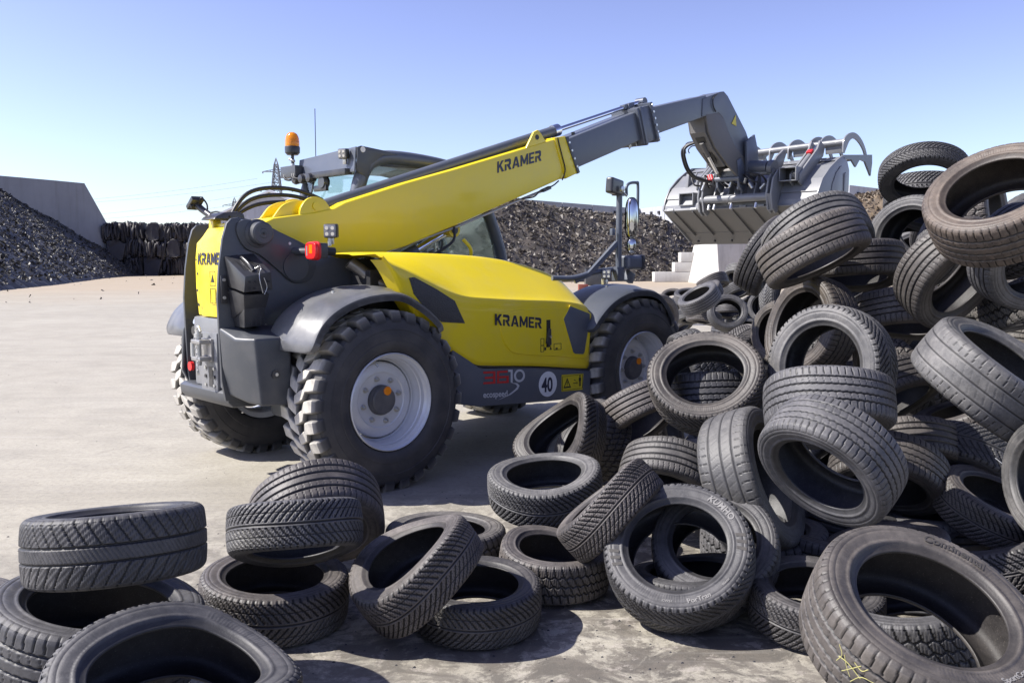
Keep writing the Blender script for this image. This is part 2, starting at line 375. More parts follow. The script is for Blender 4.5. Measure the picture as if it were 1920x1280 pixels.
def m_chip(name, dark, light, brown):
    s = NT(name); co = s.obj(); n = s.noise(1.2, 4, .6, co); n2 = s.noise(5, 6, .7, co)
    g = s.n('ShaderNodeNewGeometry'); rr = g.outputs['Random Per Island']
    c = s.mix(s.ramp(rr, [(.0, 0), (1.0, 1)]), dark, light); c = s.mix(s.math('MULTIPLY', s.ramp(n, [(.4, 0), (.7, 1)]), .5), c, brown)
    s.set(Base_Color=s.mix(s.ramp(n2, [(.4, 0), (.7, .5)]), c, dark), Roughness=.55); return s.m
M_chipL = m_chip('shredded_rubber_black', (.013,.013,.013), (.105,.102,.096), (.06,.052,.042))
M_chipR = m_chip('shredded_rubber_grey', (.042,.037,.032), (.25,.225,.195), (.16,.128,.095))
M_chipB = m_chip('shredded_rubber_brown', (.05,.040,.030), (.22,.17,.115), (.19,.135,.08))
M_bale = m_chip('baled_tyre_rubber', (.025,.024,.026), (.085,.078,.078), (.085,.068,.060))
M_lattice = flat('pylon_steel', (.20,.21,.22), .6, .3)
M_dark = flat('dark_opening', (.03,.03,.035), .8)
M_redpaint = flat('red_brown_paint', (.20,.05,.03), .7)
# ================================================================ SETTING
def ground():
    # finer near the camera, reaching the horizon
    xs = [-1500,-600,-250,-120,-60,-30,-15,-8,-4,-2,0,2,4,8,15,30,60,120,250,600,1500]
    ys = [-60,-20,-6,0,2,4,6,8,12,18,26,36,50,70,100,140,200,350,700,1500,2800]
    V = [(x, y, 0) for y in ys for x in xs]; n = len(xs)
    Fc = [(j*n+i, j*n+i+1, (j+1)*n+i+1, (j+1)*n+i) for j in range(len(ys)-1) for i in range(n-1)]
    o = mesh_obj('ground', V, Fc, M_ground); tag(o, kind='structure'); return o
ground()

def chip_heap(name, hf, region, nchip, size, mat, label, seed, cell=.6):
    """heap = bumpy height field plus loose shreds lying on it, one countless mass"""
    rs = np.random.RandomState(seed); (x0, x1, y0, y1) = region
    nx = int((x1-x0)/cell)+1; ny = int((y1-y0)/cell)+1
    X = np.linspace(x0, x1, nx); Y = np.linspace(y0, y1, ny); H = np.zeros((ny, nx))
    for j, y in enumerate(Y):
        for i, x in enumerate(X):
            h = hf(x, y)
            if h > 0:
                h += .30*mnoise.fractal(Vector((x*.35, y*.35, seed)), 1.0, 2.0, 4)*min(1, h)
                h += .12*mnoise.noise(Vector((x*1.9, y*1.9, seed+3)))*min(1, h)
            H[j, i] = h if h > 0 else -.4
    V = [(X[i], Y[j], H[j, i]) for j in range(ny) for i in range(nx)]
    Fc = []
    for j in range(ny-1):
        for i in range(nx-1):
            if max(H[j, i], H[j, i+1], H[j+1, i], H[j+1, i+1]) > -.3: Fc.append((j*nx+i, j*nx+i+1, (j+1)*nx+i+1, (j+1)*nx+i))
    # shreds
    k = 0; VV = list(V); FF = list(Fc); base = len(VV)
    gx = np.gradient(H, axis=1)/cell; gy = np.gradient(H, axis=0)/cell
    tries = 0
    while k < nchip and tries < nchip*6:
        tries += 1
        a = rs.rand()*(nx-1.001); b = rs.rand()*(ny-1.001); i, j = int(a), int(b); u, v = a-i, b-j
        if min(H[j, i], H[j, i+1], H[j+1, i], H[j+1, i+1]) < -.05:
            if rs.rand() > .0015: continue
        h = (H[j,i]*(1-u)+H[j,i+1]*u)*(1-v)+(H[j+1,i]*(1-u)+H[j+1,i+1]*u)*v
        h = max(h, 0.02)
        p = Vector((x0+a*(x1-x0)/(nx-1), y0+b*(y1-y0)/(ny-1), h))
        s = size*(.4+rs.rand()**3*2.1); d1 = Vector(rs.randn(3)).normalized(); d2 = Vector(rs.randn(3)); d2 = (d2-d1*d2.dot(d1)).normalized()
        d3 = d1.cross(d2); q = [p+d1*s+d2*s*.35, p-d1*s*.8+d2*s*.4+d3*s*.2, p-d1*s*.9-d2*s*.45, p+d1*s*.7-d2*s*.3+d3*s*.3]
        n = len(VV); VV += [tuple(t) for t in q]; FF += [(n, n+1, n+2), (n, n+2, n+3)]; k += 1
    o = mesh_obj(name, VV, FF, mat); tag(o, label=label, cat='rubber heap', kind='stuff'); return o

def interp(x, pts):
    if x <= pts[0][0]: return pts[0][1]
    for (a, b), (c, d) in zip(pts[:-1], pts[1:]):
        if x <= c: return b+(d-b)*(x-a)/(c-a)
    return pts[-1][1]
# left heap: its foot runs from near left to far middle
def hf_left(x, y):
    toe = interp(y, [(20,-18.5),(32,-21.9),(40,-24.8),(49,-27.8),(60,-30.4),(83,-37.5),(106,-42.6),(116,-48)])
    d = (toe-x)*.93
    if d < 0: return 0
    a = x/y      # the ridge line rises steadily towards the left
    rise = interp(a, [(-.72,.125),(-.64,.108),(-.568,.091),(-.533,.0775),(-.509,.060),(-.498,.041),(-.467,.026),(-.437,.0065),(-.409,-.0124),(-.401,-.0160),(-.39,-.02)])
    top = 1.61+rise*y
    return max(0, min(.80*d+.02, top)-max(0, d-16)*.6)
chip_heap('shredded_tyre_heap', hf_left, (-75, -17, 30, 112), 78000, .105, M_chipL, 'black shredded rubber heap rising to the left edge, in front of the grey slanted wall', 3, .6)
def hf_right(x, y):
    foot = interp(x, [(-16,66),(-6,66.5),(-.8,67.2),(12,72.0),(15.5,74),(24,76)])
    d = y-foot
    if d < 0: return 0
    crest = interp(x, [(-18,6.3),(-2,6.8),(.5,6.7),(5,5.9),(9,5.5),(13,5.3),(15.5,4.0),(18,3.2),(26,2.6)])
    return min(.85*d, crest) - max(0, d-14)*.6
chip_heap('shredded_tyre_heap', hf_right, (-17, 26, 65, 90), 52000, .13, M_chipR, 'long grey heap of shredded rubber between the yellow boom and the concrete blocks', 8, .45)
def hf_brown(x, y):
    d = y-56; e = min(x-19.5, 34-x)
    if d < 0 or e < 0: return 0
    crest = interp(x, [(19.5,3.5),(22.3,5.2),(24.7,6.2),(27,6.6),(34,6.0)])
    return min(1.3*d, crest, e*2.4) - max(0, d-12)*.6
chip_heap('shredded_tyre_heap', hf_brown, (19, 35, 56, 72), 15000, .11, M_chipB, 'brown shredded heap peeping out between the loader bucket and the tall tyre pile', 12, .35)

# walls
def slab_wall(name, pts, depth_dir, th, m, parent=None, b=.02):
    bm = bmesh.new(); d = Vector(depth_dir).normalized()*th
    a = [bm.verts.new(Vector(p)) for p in pts]; c = [bm.verts.new(Vector(p)+d) for p in pts]; n = len(pts)
    bm.faces.new(a); bm.faces.new(c[::-1])
    for i in range(n): bm.faces.new((a[i], c[i], c[(i+1) % n], a[(i+1) % n]))
    return bm_obj(name, bm, m, parent, auto=None)
wl = empty('concrete_wall', (-48.3, 95.1, 0), label='grey concrete wall with a slanted end behind the black rubber heap on the left', cat='wall')
def wlp(name, pts): 
    o = slab_wall(name, [Vector(p)-Vector((-48.3, 95.1, 0)) for p in pts], (.5,.86,0), .5, M_wall, wl); return o
A_, B_, C_, D_ = (-56.0,79.7), (-48.45,94.85), (-46.64,98.5), (-44.4,103.0)
wlp('panel', [(*A_,0),(*B_,0),(*B_,10.02),(*A_,10.0)])
wlp('panel', [(-48.28,95.19,0),(*D_,0),(*D_,2.1),(*C_,10.0),(-48.28,95.19,10.02)])
def far_wall(P0, P1, h0, h1, m, label, vents):
    P0, P1 = Vector((*P0, 0)), Vector((*P1, 0)); t = empty('yard_wall', P0, label=label, cat='wall')
    dv = P1-P0; L = dv.length; d = dv.normalized(); nrm = Vector((-d.y, d.x, 0))
    n = max(2, int(L/6)); 
    for i in range(n):
        a, b = i/n, (i+1)/n-.003; za, zb = h0+(h1-h0)*a, h0+(h1-h0)*b
        slab_wall('panel', [dv*a, dv*b, dv*b+Vector((0,0,zb)), dv*a+Vector((0,0,za))], nrm, .35, m, t)
    for v in vents:
        c = dv*v+Vector((0,0,h0+(h1-h0)*v-.75)); box('vent', c-nrm*.02, (.45,.3,.38), M_dark, t, rot=Matrix.Rotation(math.atan2(d.y, d.x), 3, 'Z'), b=0)
far_wall((-6,93.8), (18.05,123.1), 8.5, 8.6, M_wall, 'grey yard wall topping the long rubber heap beneath the boom', [.1,.3,.5,.65,.8,.92])
far_wall((17.2,122.0), (30.57,82.93), 8.6, 8.4, M_wall2, 'pale sunlit yard wall seen left of the loader bucket', [.03,.08,.13,.18,.23,.3,.37,.44])
far_wall((30.6,82.6), (46,98.0), 8.45, 8.6, M_wall2, 'pale yard wall descending behind the brown heap right of the bucket', [.08,.14,.25,.35,.45])

# bales of squashed tyres
def bale_mesh(seed):
    rs = random.Random(seed); bm = bmesh.new()
    for i in range(12):
        x = -.95+i*.172+rs.uniform(-.05,.05); W = .11+rs.uniform(-.03,.05); tilt = rs.uniform(-.22,.22); a = .66+rs.uniform(-.16,.14); b = 1.0+rs.uniform(-.10,.10); ph = rs.uniform(0, 6)
        rings = []
        for (k, s) in ((-1, .80), (-.9, 1.0), (0, 1.05), (.9, 1.0), (1, .80)):
            ring = []
            for j in range(20):
                t = 2*PI*j/20; w = 1+.07*math.sin(3*t+ph)+.06*math.sin(5*t+ph*2)+rs.uniform(-.05,.05); e = .55
                cy = math.copysign(abs(math.cos(t))**e, math.cos(t))*a*1.2*s*w; cz = math.copysign(abs(math.sin(t))**e, math.sin(t))*b*s*w
                q = Vector((x+k*W+.05*math.sin(2*t+ph)+tilt*cz, cy, cz+1.0)); nz = mnoise.noise(q*2.3+Vector((seed*7,0,0))); ring.append(bm.verts.new(q+Vector((nz*.10, (q.y)*nz*.30, (q.z-1)*nz*.26))))
            rings.append(ring)
        for p, q in zip(rings[:-1], rings[1:]):
            for j in range(20): bm.faces.new((p[j], p[(j+1) % 20], q[(j+1) % 20], q[j]))
        bm.faces.new(rings[0][::-1]); bm.faces.new(rings[-1])
    bmesh.ops.recalc_face_normals(bm, faces=bm.faces[:])
    me = bpy.data.meshes.new('tyre_bale'); bm.to_mesh(me); bm.free(); me.materials.append(M_bale); me.materials.append(M_zinc)
    me.polygons.foreach_set('use_smooth', [True]*len(me.polygons)); me.set_sharp_from_angle(angle=R(50)); return me
bms = [bale_mesh(s) for s in (1, 2, 3, 4, 5, 6)]
rs = random.Random(4); ORD = ['first','second','third','fourth','fifth','sixth','seventh','eighth','ninth','tenth']
for r in range(3):
    for c in range(8):
        o = bpy.data.objects.new('tyre_bale', bms[rs.randrange(6)]); link(o)
        x = -44.4+c*2.18+rs.uniform(-.06,.06)+(0, .25, .1)[r]
        o.location = (x, 101.6+rs.uniform(-.3,.3), r*1.88+rs.uniform(-.06,.06)); o.rotation_euler = (0, 0, rs.choice([0, PI, PI/2, 0])+rs.uniform(-.18,.18))
        tag(o, label='%s dark bale of squashed tyres from the left in the %s row of the stack' % (ORD[c], ('bottom','middle','top')[r]), cat='tyre bale', group='bales of squashed tyres stacked by the grey wall')
# concrete elements
bm = bmesh.new()
v = [bm.verts.new(p) for p in [(13.45,66.2,0),(14.75,64.2,0),(21.2,65.6,0),(20.4,70.2,0),(13.5,70.0,0),(14.05,66.4,2.82),(14.58,64.4,2.82),(20.9,65.8,2.82),(20.2,70,2.82),(14.0,69.8,2.82)]]
for f in ((0,1,6,5),(1,2,7,6),(2,3,8,7),(3,4,9,8),(4,0,5,9),(5,6,7,8,9),(4,3,2,1,0)): bm.faces.new([v[i] for i in f])
o = bm_obj('concrete_block', bm, M_block, auto=None); tag(o, label='tall pale concrete block with a sloping left face under the loader bucket', cat='concrete block')
for i, (x0, x1, z0, z1, lab) in enumerate([(10.9,14.0,0,.78,'lowest'),(12.42,14.05,.78,1.52,'middle'),(12.9,14.1,1.52,2.28,'topmost')]):
    o = box('concrete_block', ((x0+x1)/2, 69.7, (z0+z1)/2), (x1-x0, 1.2, z1-z0-.02), M_block, b=.03)
    tag(o, label='%s of the three stepped concrete blocks beside the tall pale block' % lab, cat='concrete block', group='stepped concrete blocks')
ct = empty('container', (5.55, 60.5, 0), label='small dark container at the foot of the long rubber heap beyond the mirror', cat='container')
prism('body', [(-.66,.05),(.66,.05),(.66,1.0),(-.66,1.16)], -.6, .6, M_grey, ct, b=.02); box('lid', (0,0,1.14), (1.36,1.26,.06), M_black, ct); box('skid', (0,0,.03), (1.2,.8,.06), M_black, ct)
o = box('crate', (3.15, 40.0, .32), (.42,.5,.52), M_redpaint, b=.02); tag(o, label='small reddish brown crate standing beyond the front end of the yellow bonnet', cat='crate')
# pale hall with a gable
gh = empty('hall', (-40.4, 158, 0), label='pale gabled hall half hidden behind the hydraulic hoses', cat='building')
bm = bmesh.new(); add_prism(bm, [(-9,0),(9,0),(9,9.0),(0,13.0),(-9,9.0)], -6, 6); bm_obj('wall', bm, M_wall2, gh, auto=None)
for sgn in (-1, 1):
    bm = bmesh.new(); add_prism(bm, [(0,13.02),(sgn*9.6,8.75),(sgn*9.6,9.05),(0,13.4)], -6.6, 6.4); bm_obj('roof', bm, M_white, gh, auto=None)
box('gate', (0,-6.05,2.5), (5,.1,5), M_grey, gh)
# pylons and wires
def pylon(x, y, H, w0, arms, label):
    t = empty('electricity_pylon', (x, y, 0), label=label, cat='pylon'); bm = bmesh.new(); r = H*.0042
    def half(z): return w0*max(.02, 1-z/H)**.62+.12
    lv = [H*k for k in (0,.13,.25,.36,.46,.55,.63,.70,.77,.83,.89,.94)]
    cs = lambda z: [Vector((a*half(z), b*half(z), z)) for a, b in ((-1,-1),(1,-1),(1,1),(-1,1))]
    for z0, z1 in zip(lv[:-1], lv[1:]):
        a, b = cs(z0), cs(z1)
        for i in range(4):
            add_cyl(bm, a[i], b[i], r*1.3, n=4, cap=False); add_cyl(bm, a[i], b[(i+1) % 4], r*.8, n=4, cap=False); add_cyl(bm, a[(i+1) % 4], b[i], r*.8, n=4, cap=False); add_cyl(bm, b[i], b[(i+1) % 4], r*.8, n=4, cap=False)
    for c in cs(lv[-1]): add_cyl(bm, c, (0,0,H), r, n=4, cap=False)
    bm_obj('mast', bm, M_lattice, t, auto=None)
    for (z, L) in arms:
        bm = bmesh.new()
        for sgn in (-1, 1):
            tip = Vector((sgn*L, 0, z)); h = half(z)
            for a in (Vector((sgn*h,-h,z)), Vector((sgn*h,h,z)), Vector((sgn*h,0,z+L*.16))): add_cyl(bm, a, tip, r, n=4, cap=False)
            for k in (.3, .6): add_cyl(bm, (sgn*(h+(L-h)*k), 0, z), (sgn*(h+(L-h)*k), 0, z+L*.16*(1-k)), r*.7, n=4, cap=False)
            add_cyl(bm, tip, tip-Vector((0,0,L*.12)), r*1.6, n=5)
        bm_obj('crossarm', bm, M_lattice, t, auto=None)
    return t
pylon(-104.6, 405, 47.0, 3.5, [(33.0, 7.0), (41.0, 6.0)], 'taller lattice pylon rising behind the gabled hall, nearest of the two')
pylon(-215, 705, 50.5, 5.0, [(44.5, 9.0)], 'smaller far lattice pylon above the rear camera of the loader')
for k, (xa, za) in enumerate([(-117,31),(-113,38),(-92,31),(-96.2,38)]):
    bm = bmesh.new(); P = []
    for s in range(25):
        t = s/24; P.append((xa-(0 if k < 2 else 0)-t*330, 405-t*60, za-38*.45*4*t*(1-t)+t*6))
    add_tube(bm, P, .045, n=4, smooth=False); o = bm_obj('power_line', bm, M_lattice, auto=None)
    tag(o, label=['lower outer','upper outer','lower inner','upper inner'][k]+' cable running left from the taller pylon', cat='cable', group='overhead power lines')
# ================================================================ TELEHANDLER (x forward, y left, z up in its own frame)
TH = 0.758
tele = empty('telehandler', (-1.603, 7.04, 0), TH, label='yellow and grey telescopic loader with orange beacon, boom stretched over the tyre pile', cat='loader')
YR = -1.062
def V3(*a): return Vector(a)
# ---------------- wheels
WR, WW = .644, .43
def lug_mesh():
    """one moulded lug: block running from the shoulder to the tread centre with a step in it"""
    bm = bmesh.new(); g = bm.verts.layers.float.new('dark_mask')
    # centre line (y across, t = angle) and half width in metres, then radius of top and of foot
    L = [(.222,.112,.036,.575,.560), (.214,.110,.040,.618,.585), (.197,.107,.043,.640,.598), (.150,.100,.045,.643,.604), (.105,.090,.042,.644,.606), (.085,.035,.040,.644,.606), (.035,.012,.040,.645,.607), (-.012,-.012,.034,.645,.607)]
    rows = []
    for (y, s, hw, rt, rf) in L:
        row = []
        for (ds, r, w) in ((-hw-.010, rf, 1), (-hw, rt-.006, .45), (-hw+.007, rt, 0), (hw-.007, rt, 0), (hw, rt-.006, .45), (hw+.010, rf, 1)):
            a = (s+ds)/WR; v = bm.verts.new((r*math.sin(a), y, r*math.cos(a))); v[g] = max(w, 1.0 if y > .218 else .75 if y > .21 else .15 if y > .19 else 0); row.append(v)
        rows.append(row)
    for a, b in zip(rows[:-1], rows[1:]):
        for i in range(5): bm.faces.new((a[i], a[i+1], b[i+1], b[i]))
    bm.faces.new(rows[0][::-1]); bm.faces.new(rows[-1])
    # the lug foot running down the sidewall
    a = rows[0]; 
    bmesh.ops.recalc_face_normals(bm, faces=bm.faces[:])
    me = bpy.data.meshes.new('lug'); bm.to_mesh(me); bm.free(); return me
LUG = lug_mesh(); NL = 28
def loader_wheel_parts():
    out = []
    c = WW/2
    carc = [(.345,.80*c),(.352,.95*c),(.372,1.02*c),(.40,1.07*c),(.43,1.075*c),(.432,1.06*c),(.47,1.07*c),(.505,1.05*c),(.508,1.065*c),(.545,1.04*c),(.575,.99*c),(.594,.90*c),(.605,.6*c),(.608,0)]
    carc = carc+[(r, -z) for r, z in carc[::-1][1:]]
    bm = bmesh.new(); add_lathe(bm, carc, 96, Matrix.Rotation(PI/2, 4, 'X')); bmesh.ops.recalc_face_normals(bm, faces=bm.faces[:])
    me = bpy.data.meshes.new('tyre_carcass'); bm.to_mesh(me); bm.free(); me.materials.append(M_wside); me.polygons.foreach_set('use_smooth', [True]*len(me.polygons)); me.set_sharp_from_angle(angle=R(25)); out.append(('tyre_casing', me, None))
    # lugs merged into vertices (56 per wheel)
    lv = np.array([v.co[:] for v in LUG.vertices]); lf = [tuple(p.vertices) for p in LUG.polygons]; lw = np.zeros(len(lv)); LUG.attributes['dark_mask'].data.foreach_get('value', lw)
    return out, lv, lf, lw
WP, LV, LF, LW = loader_wheel_parts()
def lug_me(mirror):
    bm_v = LV.copy()
    if mirror: bm_v[:, 1] *= -1
    me = bpy.data.meshes.new('tread_lug'); me.from_pydata([tuple(v) for v in bm_v], [], [f[::-1] for f in LF] if mirror else LF)
    a = me.attributes.new('dark_mask', 'FLOAT', 'POINT'); a.data.foreach_set('value', LW.astype(np.float32)); me.materials.append(M_lug); me.update(); return me
LM = [lug_me(False), lug_me(True)]
def rim_meshes():
    """outer side looks towards -y"""
    Ry = Matrix.Rotation(PI/2, 4, 'X')       # lathe z -> -y
    P = [(.338,.215),(.345,.208),(.345,.200),(.334,.192),(.326,.188),(.318,.172),(.312,.165),(.308,.135),(.302,.128),(.298,.095),(.294,.088),(.290,.050),(.282,.040),(.278,-.02),(.279,-.12),(.300,-.18),(.34,-.20)]
    bm = bmesh.new(); add_lathe(bm, P, 72, Ry); bmesh.ops.recalc_face_normals(bm, faces=bm.faces[:]); a = bm
    me1 = bpy.data.meshes.new('rim'); a.to_mesh(me1); a.free(); me1.materials.append(M_rim)
    D = [(.272,.028),(.270,.048),(.262,.060),(.235,.074),(.200,.076),(.192,.070),(.110,.066),(.10,.060)]
    bm = bmesh.new(); add_lathe(bm, D, 72, Ry); me2 = bpy.data.meshes.new('wheel_disc'); bm.to_mesh(me2); bm.free(); me2.materials.append(M_rim)
    H = [(.108,.060),(.107,.086),(.103,.094),(.100,.096),(.096,.112),(.088,.118),(.0,.120)]
    bm = bmesh.new(); add_lathe(bm, H, 48, Ry); me3 = bpy.data.meshes.new('hub'); bm.to_mesh(me3); bm.free(); me3.materials.append(M_hub)
    for me in (me1, me2, me3): me.polygons.foreach_set('use_smooth', [True]*len(me.polygons)); me.set_sharp_from_angle(angle=R(28))
    bm = bmesh.new(); add_cyl(bm, (0,-.066,0), (0,-.076,0), .020, n=14); add_cyl(bm, (0,-.072,0), (0,-.092,0), .0145, n=6); add_cyl(bm, (0,-.088,0), (0,-.104,0), .008, n=8)
    me4 = bpy.data.meshes.new('wheel_nut'); bm.to_mesh(me4); bm.free(); me4.materials.append(M_zinc)
    bm = bmesh.new(); add_lathe(bm, [(.031,.118),(.031,.126),(.026,.130),(0,.131)], 24, Ry); me5 = bpy.data.meshes.new('reflector'); bm.to_mesh(me5); bm.free(); me5.materials.append(M_orange)
    bm = bmesh.new(); add_cyl(bm, (.305,-.12,0), (.285,-.155,.0), .012, n=10); add_cyl(bm, (.29,-.15,0), (.265,-.165,.0), .008, n=8); me6 = bpy.data.meshes.new('valve'); bm.to_mesh(me6); bm.free(); me6.materials.append(M_zinc)
    return me1, me2, me3, me4, me5, me6
RM = rim_meshes()
def wheel(x, y, side, spin, steer=0.0):
    w = empty('wheel', (x, y, WR-.012)); w.parent = tele
    w.rotation_euler = (0, spin, 0 if side < 0 else PI)
    if side > 0: w.rotation_euler = Matrix.Rotation(PI, 3, 'Z').to_euler()
    for nm, me, _ in WP: link(bpy.data.objects.new('tyre_casing', me), w)
    for i in range(NL):
        for k in (0, 1):
            o = bpy.data.objects.new('tread_lug', LM[k]); link(o, w); o.rotation_euler = (0, 2*PI*(i+.5*k)/NL, 0)
    for nm, me in zip(('rim','wheel_disc','hub'), RM[:3]): link(bpy.data.objects.new(nm, me), w)
    for i in range(8):
        a = 2*PI*(i+.3)/8; o = bpy.data.objects.new('wheel_nut', RM[3]); link(o, w); o.location = (.155*math.cos(a), 0, .155*math.sin(a))
    o = bpy.data.objects.new('reflector', RM[4]); link(o, w); o.location = (.022, 0, .068)
    o = bpy.data.objects.new('valve', RM[5]); link(o, w); o.rotation_euler = (0, -1.9, 0)
    return w
yw = 1.134-WW/2-.01
wheel(0, -yw, -1, 0); wheel(0, yw, 1, .1); wheel(2.805, -yw, -1, .2); wheel(2.805, yw, 1, .3)
# ---------------- chassis and axles
def part(nm, *a, **k): return None
box2('frame', (-.25,-.40,.50), (3.05,.40,.80), M_grey, tele, b=.02)
for x in (0, 2.805):
    cyl('axle', (x,-.86,.64), (x,.86,.64), .13, M_grey, tele, n=16); box('axle_housing', (x,0,.60), (.42,.5,.42), M_grey, tele, b=.05)
    for s in (-1, 1): cyl('brake_drum', (x,s*.70,.64), (x,s*.9,.64), .20, M_hub, tele, n=24)
tube('drive_shaft', [(.2,0,.52), (2.6,0,.52)], .05, M_steel, tele)
box2('fuel_tank', (.75,.42,.45), (2.1,1.0,.90), M_black, tele, b=.04)
box2('step', (1.2,1.0,.50), (1.8,1.12,.53), M_grey, tele)
# ---------------- mudguards
def mudguard(cx, s, prof, yin, yout, m, drop=.05, cz=0.0):
    """prof: (x,z) along the arc relative to the machine; inner lip, crowned top, outer lip"""
    P = catmull([(cx+x, 0, z) for x, z in prof], 9); n = len(P); bm = bmesh.new(); ring = []
    for i, p in enumerate(P):
        d = (P[min(i+1, n-1)]-P[max(i-1, 0)]).normalized(); nn = Vector((-d.z, 0, d.x)); t = i/(n-1)
        u_ = max(0, 1-t*9); u2_ = max(0, 1-(1-t)*14); taper = 1; edge = .16*(1-math.sqrt(max(0, 1-u_*u_)))*1.0+.08*(1-math.sqrt(max(0, 1-u2_*u2_)))
        sec = [(yin, -.02), (yin, .012), (yin+(yout-yin)*.08, .028), (yin+(yout-yin)*.35, .036), (yin+(yout-yin)*.62, .030), (yin+(yout-yin)*.76, .006), (yin+(yout-yin)*.95, -.004), (yout, -.018), (yout, -.055)]
        row = []
        for (y, h) in sec:
            f_ = (y-yin)/(yout-yin); yy = yin+(yout-yin)*(f_*(1-1.4*edge)+.5*edge); h = h*(1-min(1, 2.5*edge)) if h > -.03 else h*(1-min(.8, 3*edge)); row.append(p+nn*h*(1 if h > -.03 else 1)+Vector((0, yy, 0)))
        inner = [q-nn*.012 for q in row]
        ring.append([bm.verts.new(q) for q in row+inner[::-1]])
    k = len(ring[0])
    for a, b in zip(ring[:-1], ring[1:]):
        for j in range(k): bm.faces.new((a[j], a[(j+1) % k], b[(j+1) % k], b[j]))
    bm.faces.new(ring[0][::-1]); bm.faces.new(ring[-1])
    g = bm_obj('mudguard', bm, m, tele, auto=40)
    for t in (.18, .42, .7):
        p = P[int(t*(n-1))]; q = Vector((p.x, yin+(yout-yin)*.5, p.z+.03)); cyl('bolt', q, q+Vector((0,0,.012)), .014, M_zinc, g, n=8)
    return g
rear = [(-.665,1.015),(-.645,1.10),(-.575,1.215),(-.45,1.310),(-.27,1.378),(-.07,1.405),(.10,1.390),(.28,1.30),(.42,1.19),(.47,1.11)]
front = [(-.74,1.02),(-.68,1.12),(-.48,1.27),(-.22,1.355),(.05,1.36),(.24,1.29),(.40,1.12),(.44,1.0)]
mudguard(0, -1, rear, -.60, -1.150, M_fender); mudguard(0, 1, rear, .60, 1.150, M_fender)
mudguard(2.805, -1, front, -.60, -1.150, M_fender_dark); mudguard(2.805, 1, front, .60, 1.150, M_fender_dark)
for s in (-1, 1): tube('mudguard_bracket', [(0,s*.5,1.1), (0,s*.62,1.36), (0,s*1.0,1.385)], .014, M_black, tele); tube('mudguard_bracket', [(2.805,s*.5,.9), (2.805,s*.62,1.3), (2.805,s*1.0,1.34)], .014, M_black, tele)
# ---------------- boom towers (side plates)
plate = [(-.905,.66),(-.93,.80),(-.938,1.05),(-.945,1.36),(-.928,1.573),(-.898,1.76),(-.865,1.865),(-.83,1.898),(-.78,1.908),(-.70,1.896),(-.57,1.857),(-.322,1.755),(-.148,1.675),(0.0,1.633),(.16,1.628),(.42,1.628),(.60,1.45),(.60,.75),(.20,.68),(-.78,.645)]
def side_plate(y0, y1, dx=0, dz=0):
    bm = bmesh.new(); add_prism(bm, [(x+dx if x < -.3 else x, z+dz) for x, z in plate], y0, y1); bmesh.ops.recalc_face_normals(bm, faces=bm.faces[:]); bev(bm, .004, ang=60)
    o = bm_obj('side_plate', bm, M_grey, tele); return o
spR = side_plate(-.45, -.425); spL = side_plate(.345, .37, .115, -.02)
def cut(o, pts, y0, y1):
    """opening through a plate, by boolean with a short prism"""
    bm = bmesh.new(); add_prism(bm, pts, y0, y1); bmesh.ops.recalc_face_normals(bm, faces=bm.faces[:])
    c = bm_obj('cutter', bm, M_grey, None, auto=None); md = o.modifiers.new('b', 'BOOLEAN'); md.object = c; md.operation = 'DIFFERENCE'; md.solver = 'EXACT'
    dg = bpy.context.evaluated_depsgraph_get(); me = bpy.data.meshes.new_from_object(o.evaluated_get(dg)); o.modifiers.remove(md); o.data = me
    bpy.data.objects.remove(c); return o
def slot(cx, cz, w, h, n=8): return [(cx+w*math.cos(a), cz+(h-w)*(1 if math.sin(a) > 0 else -1)*1.0+w*math.sin(a)) for a in [2*PI*(i+.5)/(2*n) for i in range(2*n)]]
def circ(cx, cz, r, n=16): return [(cx+r*math.cos(2*PI*i/n), cz+r*math.sin(2*PI*i/n)) for i in range(n)]
cut(spR, slot(-.882,1.30,.026,.058), -.5, -.4); cut(spR, circ(-.795,1.862,.024), -.5, -.4)
cut(spL, slot(-.755,1.20,.026,.058), .3, .4); cut(spL, circ(-.685,1.835,.024), .3, .4)
# raised crescent round the boom pivot, reinforcement disc and edges
cres = catmull([(-.80,0,1.80),(-.78,0,1.88),(-.66,0,1.888),(-.45,0,1.80),(-.22,0,1.66),(-.20,0,1.55),(-.26,0,1.47),(-.38,0,1.46),(-.50,0,1.55),(-.63,0,1.65),(-.74,0,1.70)], 5, True)
rc = prism('pivot_plate', [(p.x, p.z) for p in cres], -.468, -.449, M_grey, tele, b=.006)
cyl('pivot_disc', (-.36,-.462,1.57), (-.36,-.478,1.57), .100, M_grey, tele, n=32, b=.004)
pv = lathe('pivot_boss', [(.0,.095),(.030,.095),(.034,.090),(.066,.090),(.078,.082),(.080,.02),(.098,.012),(.100,0),(.100,-.03)], M_grey, tele, 40, Matrix.Translation((-.647,-.462,1.800)) @ Matrix.Rotation(PI/2, 4, 'X'))
cyl('grease_nipple', (-.647,-.555,1.80), (-.647,-.575,1.80), .009, M_black, pv, n=8)
box('lifting_sticker', (-.745,-.4515,1.865), (.035,.003,.055), M_white, tele, b=0); box('data_sticker', (-.885,-.4515,1.135), (.062,.003,.05), M_white, tele, b=0)
for x, z in ((-.90,1.50),(-.885,1.40),(-.60,1.16)): cyl('bolt', (x,-.45,z), (x,-.462,z), .012, M_zinc, tele, n=8)
